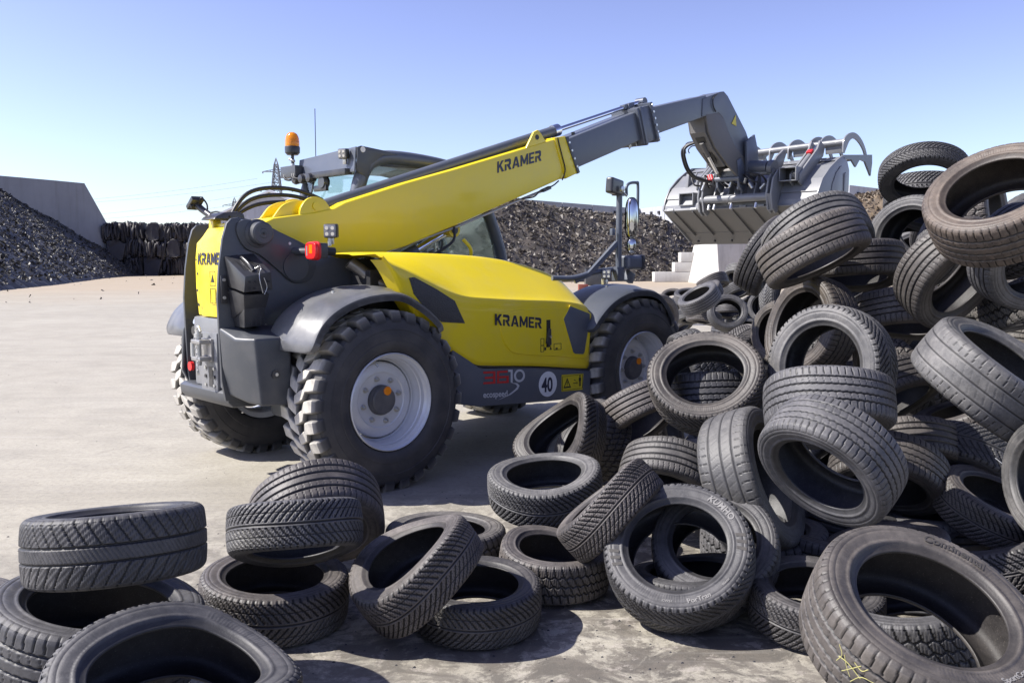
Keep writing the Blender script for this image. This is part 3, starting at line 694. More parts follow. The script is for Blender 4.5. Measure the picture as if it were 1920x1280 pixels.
# ---------------- rear: yellow cover between the towers, grey tail, hitch
rp = empty('rear_cover'); rp.parent = tele
yc = [(-.55,.845),(-.86,.80),(-.87,.6)]
bm = bmesh.new()
cov = [(-.865,1.22),(-.880,1.42),(-.880,1.62),(-.862,1.76),(-.80,1.845),(-.60,1.87),(-.60,1.22)]
add_prism(bm, cov, -.40, -.02); add_prism(bm, [(x+.0, z) for x, z in [(-.815,1.22),(-.83,1.42),(-.83,1.62),(-.815,1.74),(-.76,1.80),(-.60,1.82),(-.60,1.22)]], -.02, .14)
bmesh.ops.recalc_face_normals(bm, faces=bm.faces[:]); bev(bm, .012)
for e in (): pass
bm_obj('cover_shell', bm, M_yellow, rp)
P_, wd = word('KRAMER', .085); sc = .40/wd
decal('lettering', [[(a*sc, b*1.0) for a, b in p] for p in P_], (-.8815, .0-.025, 1.585), (0,-1,0), (0.0,0,1), M_letter, rp, clip=None)
for (y, z, r) in ((.085,1.52,.011),(.095,1.40,.011),(.085,1.30,.011),(.10,1.62,.008),(.03,1.52,.010),(.03,1.45,.010),(.03,1.33,.010),(-.03,1.30,.010)): 
    cyl('cover_hole', (-.884 if y < 0 else -.838,y,z), (-.886 if y < 0 else -.8395,y,z), r, M_stickerk, rp, n=10)
for (z0, z1) in ((1.44,1.54),(1.32,1.42)):
    y0, y1 = -.285, -.205
    for a, b in (((y0,z0),(y1,z0)),((y0,z1),(y1,z1)),((y0,z0),(y0,z1)),((y1,z0),(y1,z1))): box('sticker_frame', (-.8805,(a[0]+b[0])/2,(a[1]+b[1])/2), (.003,abs(a[0]-b[0])+.003,abs(a[1]-b[1])+.003), M_stickerk, rp, b=0)
decal('sticker_sign', [[(.0,.0),(.05,0),(.025,.055)],], (-.8812,-.22,1.465), (0,-1,0), (0,0,1), M_stickerk, rp)
box2('tail_lower', (-.86,-.42,.72), (-.55,.13,1.215), M_bucket, tele, b=.02)
box2('tail_dark', (-.68,.14,.72), (-.5,.344,1.70), M_black, tele, b=.01)
prism('tail_beam', [(-.84,.60),(-.875,.64),(-.885,.70),(-.85,.72),(-.62,.72),(-.62,.60)], -.424, .36, M_grey, tele, b=.02)
# right counterweight block: top face, bright left flank, dark outer face
bm = bmesh.new()
vv = [(-.945,-.45,1.165),(-.60,-.45,1.17),(-.925,-.64,1.095),(-.865,-.80,1.105),(-.62,-.82,1.105),(-.50,-.60,1.16),(-.93,-.45,.90),(-.855,-.665,.665),(-.825,-.80,.655),(-.60,-.80,.64),(-.45,-.55,.64),(-.885,-.45,.70)]
vs_ = [bm.verts.new(v) for v in vv]
for f in ((0,2,3,4,5,1),(0,6,11,7,2),(2,7,8,3),(3,8,9,4),(4,9,10,5),(7,11,10,9,8)): bm.faces.new([vs_[i] for i in f])
bmesh.ops.holes_fill(bm, edges=bm.edges[:], sides=8)
bmesh.ops.recalc_face_normals(bm, faces=bm.faces[:]); bev(bm, .018, seg=3)
cw = bm_obj('counterweight', bm, M_grey, tele)
cyl('drain_plug', (-.72,-.80,.86), (-.72,-.812,.86), .030, M_black, cw, n=18); cyl('drain_bolt', (-.72,-.812,.86), (-.72,-.82,.86), .012, M_zinc, cw, n=8)
bm = bmesh.new()
vv = [(-.83,.371,1.13),(-.60,.371,1.15),(-.83,.43,1.02),(-.60,.52,1.05),(-.85,.371,.80),(-.82,.46,.78),(-.60,.56,.78),(-.76,.371,.62),(-.74,.44,.62),(-.58,.54,.62)]
vs_ = [bm.verts.new(v) for v in vv]
for f in ((0,2,3,1),(0,4,5,2),(2,5,6,3),(4,7,8,5),(5,8,9,6)): bm.faces.new([vs_[i] for i in f])
bmesh.ops.holes_fill(bm, edges=bm.edges[:], sides=8); bmesh.ops.recalc_face_normals(bm, faces=bm.faces[:]); bev(bm, .015, seg=3)
bm_obj('counterweight', bm, M_grey, tele)
# hitch
ht = empty('tow_hitch', (-.86,-.14,1.02)); ht.parent = tele
def hb(nm, c, s, m=M_steel): return box(nm, c, s, m, ht, b=.006)
hb('hitch_plate', (-.006,0,-.12), (.02,.26,.42), M_bucket)
hb('upper_jaw', (-.06,0,.03), (.11,.14,.03)); hb('lower_jaw', (-.06,0,-.09), (.11,.14,.03)); hb('jaw_back', (-.02,0,-.03), (.03,.16,.16))
cyl('hitch_pin', (-.075,.03,.11), (-.075,.03,-.14), .019, M_zinc, ht, b=.003); tube('pin_handle', [(-.075,-.01,.10),(-.075,.03,.135),(-.075,.07,.10)], .009, M_zinc, ht)
cyl('pin_collar', (-.075,.03,.055), (-.075,.03,.085), .030, M_zinc, ht)
cyl('hitch_roller', (-.10,.07,.02), (-.10,.07,-.08), .016, M_zinc, ht); 
bm = bmesh.new()
for i in range(14):
    t = i/13; c = Vector((-.10-.02*math.sin(t*PI), .03-.06*math.sin(t*PI)-.03*t, .05-.24*math.sin(t*PI*.62))); q = [c+Vector((.0, .007*math.cos(a) if i % 2 else 0, .013*math.sin(a)))+Vector((.007*math.cos(a) if not i % 2 else 0, 0, 0)) for a in [2*PI*k/8 for k in range(8)]]
    add_tube(bm, q+[q[0]], .003, n=5, smooth=False)
bm_obj('safety_chain', bm, M_zinc, ht)
for y in (-.085, .05):
    for z in (-.16,-.22,-.28): cyl('hitch_bolt', (-.016,y,z), (-.026,y,z), .013, M_zinc if z != -.22 else M_black, ht, n=6)
box('hitch_slot', (-.018,-.03,-.22), (.004,.06,.14), M_black, ht, b=0)
cyl('reflector', (-.80,.30,.83), (-.825,.30,.83), .034, M_redlens, tele, n=24, b=.004); cyl('reflector_base', (-.74,.30,.83), (-.801,.30,.83), .036, M_black, tele)
lathe('horn', [(.0,.03),(.035,.028),(.05,.0),(.045,-.03),(0,-.05)], M_black, tele, 20, Matrix.Translation((-.80,.21,1.10)) @ Matrix.Rotation(-PI/2, 4, 'Y'))
cyl('socket', (-.78,.17,1.16), (-.83,.17,1.18), .028, M_zinc, tele)
# ---------------- wheel chocks in their holder on the right tower
wc = empty('wheel_chock_holder', (0,0,0)); wc.parent = tele
def wedge(nm, q, m_=None):
    """q: eight corners, top then bottom, each rear-inner, front-inner, front-outer, rear-outer"""
    bm = bmesh.new(); v = [bm.verts.new(p) for p in q]
    for f in ((0,1,2,3),(7,6,5,4),(0,4,5,1),(1,5,6,2),(2,6,7,3),(3,7,4,0)): bm.faces.new([v[i] for i in f])
    bmesh.ops.recalc_face_normals(bm, faces=bm.faces[:]); bev(bm, .006, seg=2); return bm_obj(nm, bm, m_ or M_black, wc)
A_, E_, C_, D_ = V3(-.895,-.462,1.645), V3(-.68,-.462,1.665), V3(-.682,-.70,1.541), V3(-.868,-.70,1.508)
wedge('wheel_chock', [A_, E_, C_, D_, V3(-.872,-.462,1.44), V3(-.60,-.462,1.42), V3(-.66,-.68,1.42), V3(-.880,-.70,1.405)])
wedge('wheel_chock', [V3(-.875,-.462,1.425), V3(-.61,-.462,1.40), V3(-.675,-.66,1.395), V3(-.865,-.665,1.385), V3(-.85,-.462,1.22), V3(-.63,-.462,1.24), V3(-.68,-.62,1.30), V3(-.842,-.625,1.29)])
wedge('chock_box', [V3(-.86,-.462,1.335), V3(-.64,-.462,1.34), V3(-.68,-.625,1.335), V3(-.845,-.63,1.325), V3(-.83,-.462,1.165), V3(-.66,-.462,1.17), V3(-.70,-.60,1.175), V3(-.835,-.605,1.165)])
un = (D_-A_).cross(E_-A_).normalized(); un = un if un.z > 0 else -un
def tp(u, v, h=0.0): return A_+(E_-A_)*u*.9+(D_-A_)*v+un*h+(C_-E_-(D_-A_))*u*v
for u in (.28, .68):
    bm = bmesh.new(); q = [bm.verts.new(tp(*p, .0015)) for p in ((u-.09,.22),(u+.09,.22),(u+.09,.75),(u-.09,.75))]; bm.faces.new(q); bm_obj('chock_slot', bm, M_stickerk, wc, auto=None)
tube('chock_grip', [tp(.48,.15,.004), tp(.48,.30,.018), tp(.48,.60,.020), tp(.48,.85,.004)], .011, M_black, wc)
tube('chock_cable', [tp(.55,.8,.01), tp(.72,.85,.035), tp(.86,.7,.01), tp(.7,.95,.03), tp(.62,1.0,.0), V3(-.77,-.712,1.48), V3(-.75,-.712,1.40)], .0028, M_zinc, wc)
tube('chock_cable', [V3(-.74,-.712,1.50), V3(-.72,-.712,1.44), V3(-.74,-.712,1.39)], .0026, M_zinc, wc)
for k in range(5): box('chock_rib', (-.815+.032*k,-.607,1.25), (.004,.006,.14), M_black, wc, b=0)
for z in (1.475, 1.43):
    for x in (-.84,-.80,-.70): cyl('chock_hole', (x,-.699,z), (x,-.703,z), .009, M_stickerk, wc, n=8)
for x in (-.82,-.775,-.73): cyl('chock_hole', (x,-.606,1.315), (x,-.61,1.315), .008, M_stickerk, wc, n=8)
box('holder_bracket', (-.900,-.458,1.42), (.05,.012,.19), M_black, wc)
for z in (1.485,1.365): cyl('bolt', (-.905,-.462,z), (-.905,-.474,z), .011, M_zinc, wc, n=8)
# ---------------- bonnet
bn = empty('bonnet'); bn.parent = tele
def IN(x, pts): return interp(x, pts)
zt = [(-.02,1.66),(.10,1.675),(.50,1.680),(1.05,1.665),(1.45,1.64),(1.65,1.615),(1.9,1.555),(2.06,1.49),(2.14,1.43),(2.19,1.36)]
zs = [(-.02,1.66),(.05,1.61),(.20,1.545),(.30,1.51),(.45,1.445),(.60,1.385),(.76,1.350),(1.26,1.312),(1.75,1.292),(2.0,1.262),(2.15,1.225),(2.19,1.19)]
zb = [(-.02,1.62),(.05,1.55),(.12,1.42),(.25,1.22),(.42,1.05),(.60,.93),(.74,.86),(.86,.812),(1.1,.79),(1.45,.763),(2.15,.679),(2.19,.68)]
st = [-.02,.05,.13,.25,.40,.60,.76,.86,.95,1.15,1.45,1.75,2.0,2.12,2.18]
rows = []
for x in st:
    t, s_h, b_ = IN(x, zt), IN(x, zs), IN(x, zb); fr = max(0, (x-2.05)/.13); s_h = max(min(s_h, t-.012), b_+.02)
    yb_ = -1.04; ins = .05*fr*fr; mid = s_h-min(.10, (s_h-b_)*.3)
    y1_ = interp(x, [(0,-.68),(.3,-.60),(1.7,-.62),(2.1,-.74),(2.18,-.80)])
    e = interp(x, [(.0,.08),(.16,.0),(.9,.0)])
    rows.append([(x,-.05,t+.004),(x,-.40,t+.004),(x,y1_+.05+ins,t),(x,y1_+ins,t-.010),(x,(-1.01+e*.6)+ins,s_h+.012),(x,(-1.045+e*.4)+ins,s_h-.010),(x,YR+ins+e*.1,mid),(x,YR+ins,(mid+b_)/2),(x,YR+.004+ins,b_+.03),(x,yb_+ins,b_),(x,-.90,b_+.0)])
# front closing face
bm = bmesh.new(); G = [[bm.verts.new(p) for p in r] for r in rows]
for a, b in zip(G[:-1], G[1:]):
    for j in range(len(a)-1): bm.faces.new((a[j], a[j+1], b[j+1], b[j]))
last = rows[-1]; fr2 = [bm.verts.new((p[0]+.035, min(p[1]+.05, -.05) if p[1] < -.1 else p[1], p[2]-.02 if p[2] > 1.0 else p[2]+.01)) for p in last]
for j in range(len(fr2)-1): bm.faces.new((G[-1][j], G[-1][j+1], fr2[j+1], fr2[j]))
bm.faces.new(fr2)
cl = bm.edges.layers.float.new('crease_edge')
def creased(a, b, v):
    for e in a.link_edges:
        if e.other_vert(a) is b: e[cl] = v
for i in range(len(G)-1):
    for j, v in ((2,.7),(3,.95),(4,1.0),(5,.85),(9,.95),(8,.5)): creased(G[i][j], G[i+1][j], v)
for j in range(len(G[0])-1): creased(G[0][j], G[0][j+1], 1.0); creased(G[-1][j], G[-1][j+1], .7); creased(G[7][j], G[7][j+1], .25 if j > 4 else 0)
for e in bm.edges:
    if len(e.link_faces) == 1: e[cl] = 1.0
bs = bm_obj('bonnet_shell', bm, M_yellow, bn, auto=None)
bs.data.polygons.foreach_set('use_smooth', [True]*len(bs.data.polygons))
md = bs.modifiers.new('s', 'SUBSURF'); md.levels = 3; md.render_levels = 3
# bonnet door, grilles, handle, stickers
y_ = YR
dp = catmull([(1.10,0,1.20),(1.09,0,1.04),(1.15,0,.935),(1.27,0,.875),(1.7,0,.825),(2.04,0,.787),(2.10,0,.86),(2.13,0,1.10),(2.08,0,1.185),(1.6,0,1.225)], 5, True)
prism('bonnet_door', [(p.x, p.z) for p in dp], y_+.012, y_-.007, M_yellow, bn, b=.006, seg=3)
gw = [(.20,1.492),(.245,1.497),(.45,1.405),(.615,1.318),(.715,1.145),(.49,1.165),(.33,1.28),(.235,1.38)]
prism('air_grille', gw, -1.02, -1.0655, M_grille, bn, b=.002)
pg = [(1.868,1.235),(2.108,1.163),(2.112,1.12),(2.046,.838),(2.03,.82),(1.93,.83),(1.905,.845),(1.785,1.13)]
prism('side_grille_rim', [(1.955+(x-1.955)*1.06, 1.03+(z-1.03)*1.05) for x, z in pg], y_-.004, y_-.0095, M_yellow, bn, b=.003); prism('side_grille', pg, y_-.004, y_-.0125, M_boomgrey, bn, b=.003)
box('latch_recess', (1.605,y_-.0075,1.02), (.045,.004,.225), M_stickerk, bn, b=.0); prism('latch_handle', [(1.59,1.06),(1.62,1.06),(1.625,.93),(1.60,.915),(1.572,.945)], y_-.007, y_-.028, M_black, bn, b=.004); cyl('latch_lock', (1.607,y_-.026,.995), (1.607,y_-.036,.995), .011, M_chrome, bn, n=12)
P_, wd = word('KRAMER', 1.0); Lw = .512
nL = (1.527-1.014)
decal('lettering', [[(a/wd*nL, b*.088) for a, b in p] for p in P_], (1.014, y_-.0072, 1.118), (1,0,-.105), (0,0,1), M_letter, bn)
def frame_sign(par, x, z, w, h, y, m=M_stickerk, t=.004):
    for c, s in (((x,z+h/2),(w,t)),((x,z-h/2),(w,t)),((x-w/2,z),(t,h)),((x+w/2,z),(t,h))): box('sticker_frame', (c[0],y,c[1]), (s[0]+.001,.0015,s[1]), m, par, b=0)
frame_sign(bn, 1.535,.955,.036,.055,y_-.0085); frame_sign(bn, 1.535,.90,.036,.050,y_-.0085); frame_sign(bn, 1.715,.905,.085,.05,y_-.0085)
decal('sticker_sign', [[(0,0),(.018,0),(.018,.025),(0,.025)],[(.06,-.0),(.085,0),(.0725,.028)],[(.13,.0),(.155,.0),(.155,.012),(.13,.012)]], (1.60-.04,y_-.0082,.885), (1,0,0), (0,0,1), M_stickerk, bn)
# skirt below the bonnet
sk = [(.60,.965),(.86,.800),(.90,.788),(1.45,.745),(2.15,.662),(2.15,.44),(1.6,.455),(.86,.495),(.66,.535),(.60,.60)]
skr = prism('side_skirt', sk, -.98, -1.050, M_boomgrey, tele, b=.010, seg=3)
prism('skirt_seam', [(.60,.985),(.865,.815),(2.16,.678),(2.16,.662),(.86,.80),(.60,.965)], -.97, -1.035, M_black, tele, b=.002)
ys = -1.0512
def italic(name, txt, x, z, size, m, **k): return text_decal(name, txt, size, (x, ys, z), (1,0,-.055), (0,0,1), m, skr, **k)
Pm, wm = word('36', 1.0, .14); decal('model_lettering', [[(a*.125, b*.098) for a, b in p] for p in Pm], (.908,ys,.665), (1,0,-.05), (0,0,1), M_red, skr)
Pm, wm = word('10', 1.0, .14); decal('model_lettering', [[(a*.115, b*.104) for a, b in p] for p in Pm], (1.172,ys,.652), (1,0,-.05), (0,0,1), M_silverlet, skr)
italic('series_lettering', 'ecospeed', .905, .560, .068, M_silverlet, bold=.0012)
sw = [(x, z) for x, z in [(1.06,.525),(1.20,.555),(1.275,.590),(1.295,.618),(1.27,.640),(1.20,.650),(1.255,.632),(1.27,.612),(1.245,.592),(1.18,.560)]]
decal('swoosh', [sw], (0,ys,0), (1,0,0), (0,0,1), M_silverlet, skr)
sg = cyl('speed_sign', (1.62,ys+.001,.600), (1.62,ys-.003,.600), .105, M_white, skr, n=40); text_decal('speed_number', '40', .165, (1.545, ys-.0032, .541), (.78,0,-.02), (0,0,1), M_letter, skr, bold=.004)
prism('warning_sign', [(1.785,.662),(2.055,.650),(2.045,.512),(1.785,.520)], ys, ys-.002, M_stickery, skr, b=0)
frame_sign(skr, 1.918,.586,.250,.118,ys-.003,t=.003)
decal('warning_triangle', [[(0,0),(.092,0),(.088,.012),(.018,.012)],[(.092,0),(.046,.085),(.046,.068),(.078,.010)],[(0,0),(.046,.085),(.046,.068),(.014,.010)],[(.042,.03),(.050,.03),(.050,.055),(.042,.055)],[(.042,.017),(.05,.017),(.05,.024),(.042,.024)]], (1.805,ys-.0025,.545), (1,0,0), (0,0,1), M_stickerk, skr)
decal('warning_pictogram', [[(.12,.03),(.16,.03),(.16,.036),(.12,.036)],[(.13,.06),(.15,.05),(.15,.056),(.13,.066)],[(.165,.02),(.175,.033),(.165,.046)],[(.195,.0),(.202,.0),(.202,.05),(.195,.05)],[(.208,.0),(.215,.0),(.215,.05),(.208,.05)],[(.192,.045),(.218,.045),(.218,.075),(.192,.075)],[(.198,.08),(.212,.08),(.212,.095),(.198,.095)]], (1.805,ys-.0025,.545), (1,0,0), (0,0,1), M_stickerk, skr)
# exhaust
ex = tube('exhaust_pipe', [(.03,-.56,1.60),(.10,-.60,1.545),(.17,-.66,1.475),(.26,-.72,1.425),(.36,-.74,1.42)], .046, M_exhaust, tele, n=20, k=6)
cyl('pipe_mouth', (.026,-.557,1.6045), (.034,-.562,1.597), .040, M_stickerk, ex, n=20); cyl('pipe_clamp', (.275,-.727,1.423), (.30,-.733,1.42), .060, M_steel, ex, n=20); cyl('pipe_clamp', (.315,-.735,1.42), (.335,-.739,1.42), .056, M_steel, ex, n=20)
box2('engine_block', (.30,-.90,.9), (1.85,-.25,1.22), M_black, tele, b=.03)
box2('radiator_shroud', (.10,-.72,1.25), (.5,-.46,1.55), M_black, tele, b=.03)
# ---------------- boom
bo = empty('boom'); bo.parent = tele
def dirf(p, q): d = Vector((q[0]-p[0], 0, q[1]-p[1])); return d.normalized()
yb0, yb1 = -.20, .16
outer = [(-.56,1.73),(-.52,1.86),(-.38,1.925),(-.05,1.975),(.14,2.015),(.24,2.065),(.40,2.115),(.82,2.247),(1.387,2.407),(2.018,2.594),(2.60,2.768),(2.70,2.775),(2.87,2.47),(2.55,2.352),(2.018,2.159),(1.384,1.93),(.81,1.731),(.50,1.655),(.44,1.640),(-.02,1.60),(-.50,1.60)]
prism('outer_section', outer, yb0, yb1, M_yellow, bo, b=.014, seg=3)
edge = [(2.50,2.755),(2.705,2.815),(2.90,2.455),(2.66,2.37)]
prism('front_collar', [(2.56,2.77),(2.715,2.80),(2.885,2.46),(2.72,2.395)], yb0-.012, yb1+.012, M_yellow, bo, b=.01)
# embossed field behind the collar
prism('end_frame', [(2.705,2.79),(2.745,2.80),(2.915,2.47),(2.88,2.452)], yb0-.02, yb1+.02, M_grey, bo, b=.006)
for t in (0.1,.35,.6,.85):
    p = V3(2.735+.15*t,yb0-.02,2.77-.29*t); cyl('bolt', p, p+V3(0,-.012,0), .012, M_zinc, bo, n=8)
ux = V3(2.388-1.834,0,2.644-2.495).normalized()
L_ = .58; P_, wd = word('KRAMER', 1.0)
decal('lettering', [[(a/wd*L_, b*.100) for a, b in p] for p in P_], (1.835, yb0-.0015, 2.393), ux, (0,0,1), M_letter, bo)
# small black seam line near the rear of the boom
for (x, z) in ((.2,1.80),): pass
bm = bmesh.new(); add_prism(bm, [(2.66,2.737),(3.95,3.200),(4.07,2.93),(2.80,2.47)], yb0+.035, yb1-.035); bmesh.ops.recalc_face_normals(bm, faces=bm.faces[:]); bev(bm, .016, seg=3)
bm_obj('middle_section', bm, M_boomgrey, bo)
cc = prism('middle_collar', [(3.80,3.185),(4.02,3.245),(4.16,2.91),(3.93,2.825)], yb0+.0, yb1-.0, M_boomgrey, bo, b=.012)
for q in ((3.99,4.02),(3.86,3.89)):
    pass
prism('collar_flange', [(3.985,3.262),(4.025,3.275),(4.175,2.885),(4.135,2.868)], yb0-.022, yb1+.022, M_boomgrey, bo, b=.006); prism('collar_flange', [(3.83,3.20),(3.86,3.21),(3.985,2.83),(3.955,2.818)], yb0-.015, yb1+.015, M_boomgrey, bo, b=.005)
for i in range(6):
    t = i/5; p = V3(4.015+.13*t,yb0-.022,3.24-.33*t); cyl('collar_bolt', p, p+V3(0,-.014,0), .013, M_zinc, cc, n=8)
for i in range(7): p = V3(3.80+.055*i,-.10+.03*(i % 2),2.815+.02*i); cyl('collar_bolt', p, p-V3(-.01,0,.035), .010, M_zinc, cc, n=6)
bm = bmesh.new(); add_prism(bm, [(3.98,3.20),(5.12,3.49),(5.10,3.245),(4.10,2.93)], yb0+.06, yb1-.06); bmesh.ops.recalc_face_normals(bm, faces=bm.faces[:]); bev(bm, .014, seg=3); bm_obj('inner_section', bm, M_boomgrey, bo)
bh = empty('boom_head'); bh.parent = tele
y0h, y1h = yb0+.05, yb1-.05
head = [(5.04,3.44),(5.40,3.562),(5.46,3.572),(5.54,3.53),(5.94,3.16),(6.06,2.99),(6.09,2.86),(5.98,2.82),(5.72,2.95),(5.56,3.12),(5.46,3.26),(5.36,3.315),(5.20,3.28),(5.03,3.235)]
prism('head_box', head, y0h, y1h, M_boomgrey, bh, b=.010, seg=3)
# downturned cheek with the crowding cylinder inside
chk = [(5.10,3.27),(5.36,3.315),(5.47,3.255),(5.57,3.11),(5.73,2.95),(5.99,2.815),(5.96,2.66),(5.78,2.62),(5.56,2.74),(5.30,2.92),(5.16,3.08)]
for (a, b) in ((y0h-.002,y0h+.03),(y1h-.03,y1h+.002)): prism('head_cheek', chk, a, b, M_bucket_dark, bh, b=.006)
bm = bmesh.new(); add_prism(bm, [(5.11,3.24),(5.135,3.08),(5.29,2.90),(5.55,2.72),(5.57,2.75),(5.32,2.93),(5.17,3.10),(5.14,3.24)], y0h+.03, y1h-.03); bm_obj('head_belly', bm, M_bucket_dark, bh, auto=None)
sl = [(V3(5.20,0,3.055)),(V3(5.47,0,2.79))]; dd = (sl[1]-sl[0]).normalized(); nn = V3(-dd.z,0,dd.x)*-1
if nn.x > 0 and nn.z > 0: nn = -nn
c0 = (sl[0]+sl[1])/2+V3(-.022,(y0h+y1h)/2,-.022)
box('belly_slot', c0-V3(.002,0,.002), (.38,.12,.012), M_stickerk, bh, rot=dd.to_track_quat('X', 'Z').to_matrix(), b=0); cyl('tilt_cylinder', c0-dd*.12-V3(.012,0,.012), c0+dd*.08-V3(.012,0,.012), .028, M_bucket_dark, bh); cyl('tilt_rod', c0+dd*.06-V3(.012,0,.012), c0+dd*.34-V3(.012,0,.012), .022, M_chrome, bh)
prism('warning_sticker', [(5.62,3.22),(5.72,3.20),(5.70,3.33)], y0h-.004, y0h-.006, M_stickery, bh, b=0)
tube('head_hose', [(5.30,y0h-.01,3.52),(5.22,y0h-.015,3.46),(5.22,y0h-.015,3.38),(5.28,y0h-.012,3.32)], .008, M_rubberhose, bh)
prism('coupler_cheek', [(5.86,3.03),(6.04,3.13),(6.12,2.95),(6.16,2.70),(6.05,2.56),(5.90,2.62)], y0h-.06, y0h-.03, M_boomgrey, bh, b=.006); prism('coupler_cheek', [(5.86,3.03),(6.04,3.13),(6.12,2.95),(6.16,2.70),(6.05,2.56),(5.90,2.62)], y1h+.03, y1h+.06, M_boomgrey, bh, b=.006)
# telescoping cylinder on top of the boom
ht0, ht1 = V3(.02,-.02,1.995), V3(2.775,-.02,2.876)
tc = cyl('telescope_cylinder', ht0, ht1, .052, M_boomgrey, bo, n=32)
cyl('cylinder_gland', ht1-(ht1-ht0).normalized()*.05, ht1+(ht1-ht0).normalized()*.03, .060, M_chrome, tc); cyl('telescope_rod', ht1, V3(4.09,-.02,3.305), .024, M_chrome, tc, n=24)
cyl('hydraulic_line', ht0+V3(.1,-.045,-.075), V3(2.70,-.065,2.785), .010, M_steel, tc); cyl('hydraulic_line', ht0+V3(.2,.05,-.06), V3(2.70,.05,2.79), .010, M_steel, tc)
cyl('rod_eye', (4.09,-.075,3.305), (4.09,.035,3.305), .042, M_boomgrey, bo, n=20, b=.005); box('rod_bracket', (4.10,-.02,3.24), (.06,.14,.10), M_boomgrey, bo); box('rod_foot', (3.86,-.02,3.205), (.07,.10,.09), M_boomgrey, bo); box('rod_clamp', (3.86,-.02,3.235), (.16,.07,.05), M_boomgrey, bo, rot=Matrix.Rotation(-.31, 3, 'Y'))
cyl('guide_post', (2.99,-.05,2.88), (3.0,-.05,2.79), .018, M_black, bo)
# rear ears holding the cylinder
ear = [(p.x, p.z) for p in catmull([(-.36,0,1.92),(-.28,0,2.01),(-.17,0,2.05),(-.07,0,2.045),(.02,0,1.995),(.10,0,1.965)], 4)]+[(.10,1.90),(-.36,1.86)]
for (a, b) in ((-.125,-.105),(.065,.085)): prism('cylinder_ear', [(x+.02, z+.015) for x, z in ear], a, b, M_yellow, bo, b=.005)
ear2 = [(p.x, p.z) for p in catmull([(-.14,0,1.93),(-.125,0,2.01),(-.07,0,2.075),(.01,0,2.095),(.085,0,2.07),(.14,0,2.0),(.19,0,1.955)], 4)]+[(.19,1.93)]
for (a, b) in ((-.19,-.165),(.12,.145)):
    prism('cylinder_ear', [(x-.02, z) for x, z in ear2], a, b, M_yellow, bo, b=.005)
cyl('ear_pin', (-.015,-.20,2.025), (-.015,.155,2.025), .032, M_yellow, bo, b=.004)
prism('lifting_lug', [(2.20,2.645),(2.30,2.80),(2.355,2.825),(2.40,2.79),(2.46,2.725)], yb0+.002, yb0+.024, M_yellow, bo, b=.005); cyl('lug_hole', (2.34,yb0-.001,2.755), (2.34,yb0+.0245,2.755), .024, M_stickerk, bo)
tube('boom_hose', [(2.60,yb0-.015,2.775),(2.62,yb0-.02,2.70),(2.66,yb0-.02,2.60),(2.70,yb0-.02,2.48),(2.66,yb0-.02,2.38)], .006, M_rubberhose, bo)
# line and cable under the boom
tube('underside_pipe', [(.45,yb0+.03,1.625),(1.38,yb0+.03,1.905),(2.02,yb0+.03,2.13),(2.42,yb0+.02,2.265)], .012, M_steel, bo, smooth=False)
tube('sensor_cable', [(2.15,yb0,2.18),(2.28,yb0-.02,2.205),(2.38,yb0-.01,2.27),(2.52,yb0-.02,2.315),(2.62,yb0-.01,2.37)], .007, M_rubberhose, bo); box('sensor', (2.46,yb0,2.285), (.11,.04,.03), M_grey, bo, rot=Matrix.Rotation(-.35, 3, 'Y'))
# lift cylinder below the boom
cyl('lift_cylinder', (.30,-.02,1.35), (1.05,-.02,1.70), .055, M_boomgrey, tele, n=24); cyl('lift_rod', (1.05,-.02,1.70), (1.42,-.02,1.88), .032, M_chrome, tele); cyl('lift_eye', (1.42,-.10,1.88), (1.42,.06,1.88), .062, M_yellow, tele, n=20, b=.006)
cyl('lift_eye', (1.42,-.11,1.88), (1.42,-.10,1.88), .034, M_grey, tele, n=20)
tube('lift_hose', [(1.45,-.18,1.80),(1.50,-.22,1.72),(1.52,-.2,1.62)], .016, M_yellow, tele); tube('lift_hose', [(1.35,-.18,1.90),(1.30,-.22,1.78),(1.1,-.2,1.66)], .012, M_rubberhose, tele)
# hydraulic hoses looping over the rear
for k, (r_, dx) in enumerate(((.36,0.0),(.24,.05),(.12,.10))):
    yk = .22+.05*k; pts = [V3(-.50+dx,yk,1.72), V3(-.52+dx*.6,yk,1.90), V3(-.36+dx,yk,2.0+r_*.35), V3(-.05+dx,yk,2.03+r_*.42), V3(.28,yk,2.0+r_*.3), V3(.55,yk,1.92)]
    tube('hydraulic_hose', pts, .016, M_rubberhose, tele, n=12, k=8)
# ---------------- cab (left of the boom)
cb = empty('cab'); cb.parent = tele
cy0, cy1 = .20, 1.10
def quad(nm, pts, m, par, th=.006):
    bm = bmesh.new(); n = (Vector(pts[1])-Vector(pts[0])).cross(Vector(pts[2])-Vector(pts[0])).normalized()*th; a = [bm.verts.new(p) for p in pts]; b = [bm.verts.new(Vector(p)+n) for p in pts]; k = len(pts)
    bm.faces.new(a[::-1]); bm.faces.new(b)
    for i in range(k): bm.faces.new((a[i], a[(i+1) % k], b[(i+1) % k], b[i]))
    return bm_obj(nm, bm, m, par, auto=None)
prism('roof', [(.78,2.46),(1.30,2.52),(1.60,2.50),(1.98,2.40),(2.0,2.36),(1.5,2.43),(.8,2.41)], cy0+.02, cy1, M_grey, cb, b=.015)
prism('roof_hatch', [(1.22,2.515),(1.50,2.50),(1.52,2.535),(1.26,2.55)], cy0+.2, cy0+.75, M_black, cb, b=.01)
def pillar(pts, r, nm='pillar'): return tube(nm, pts, r, M_boomgrey, cb, n=14, k=8)
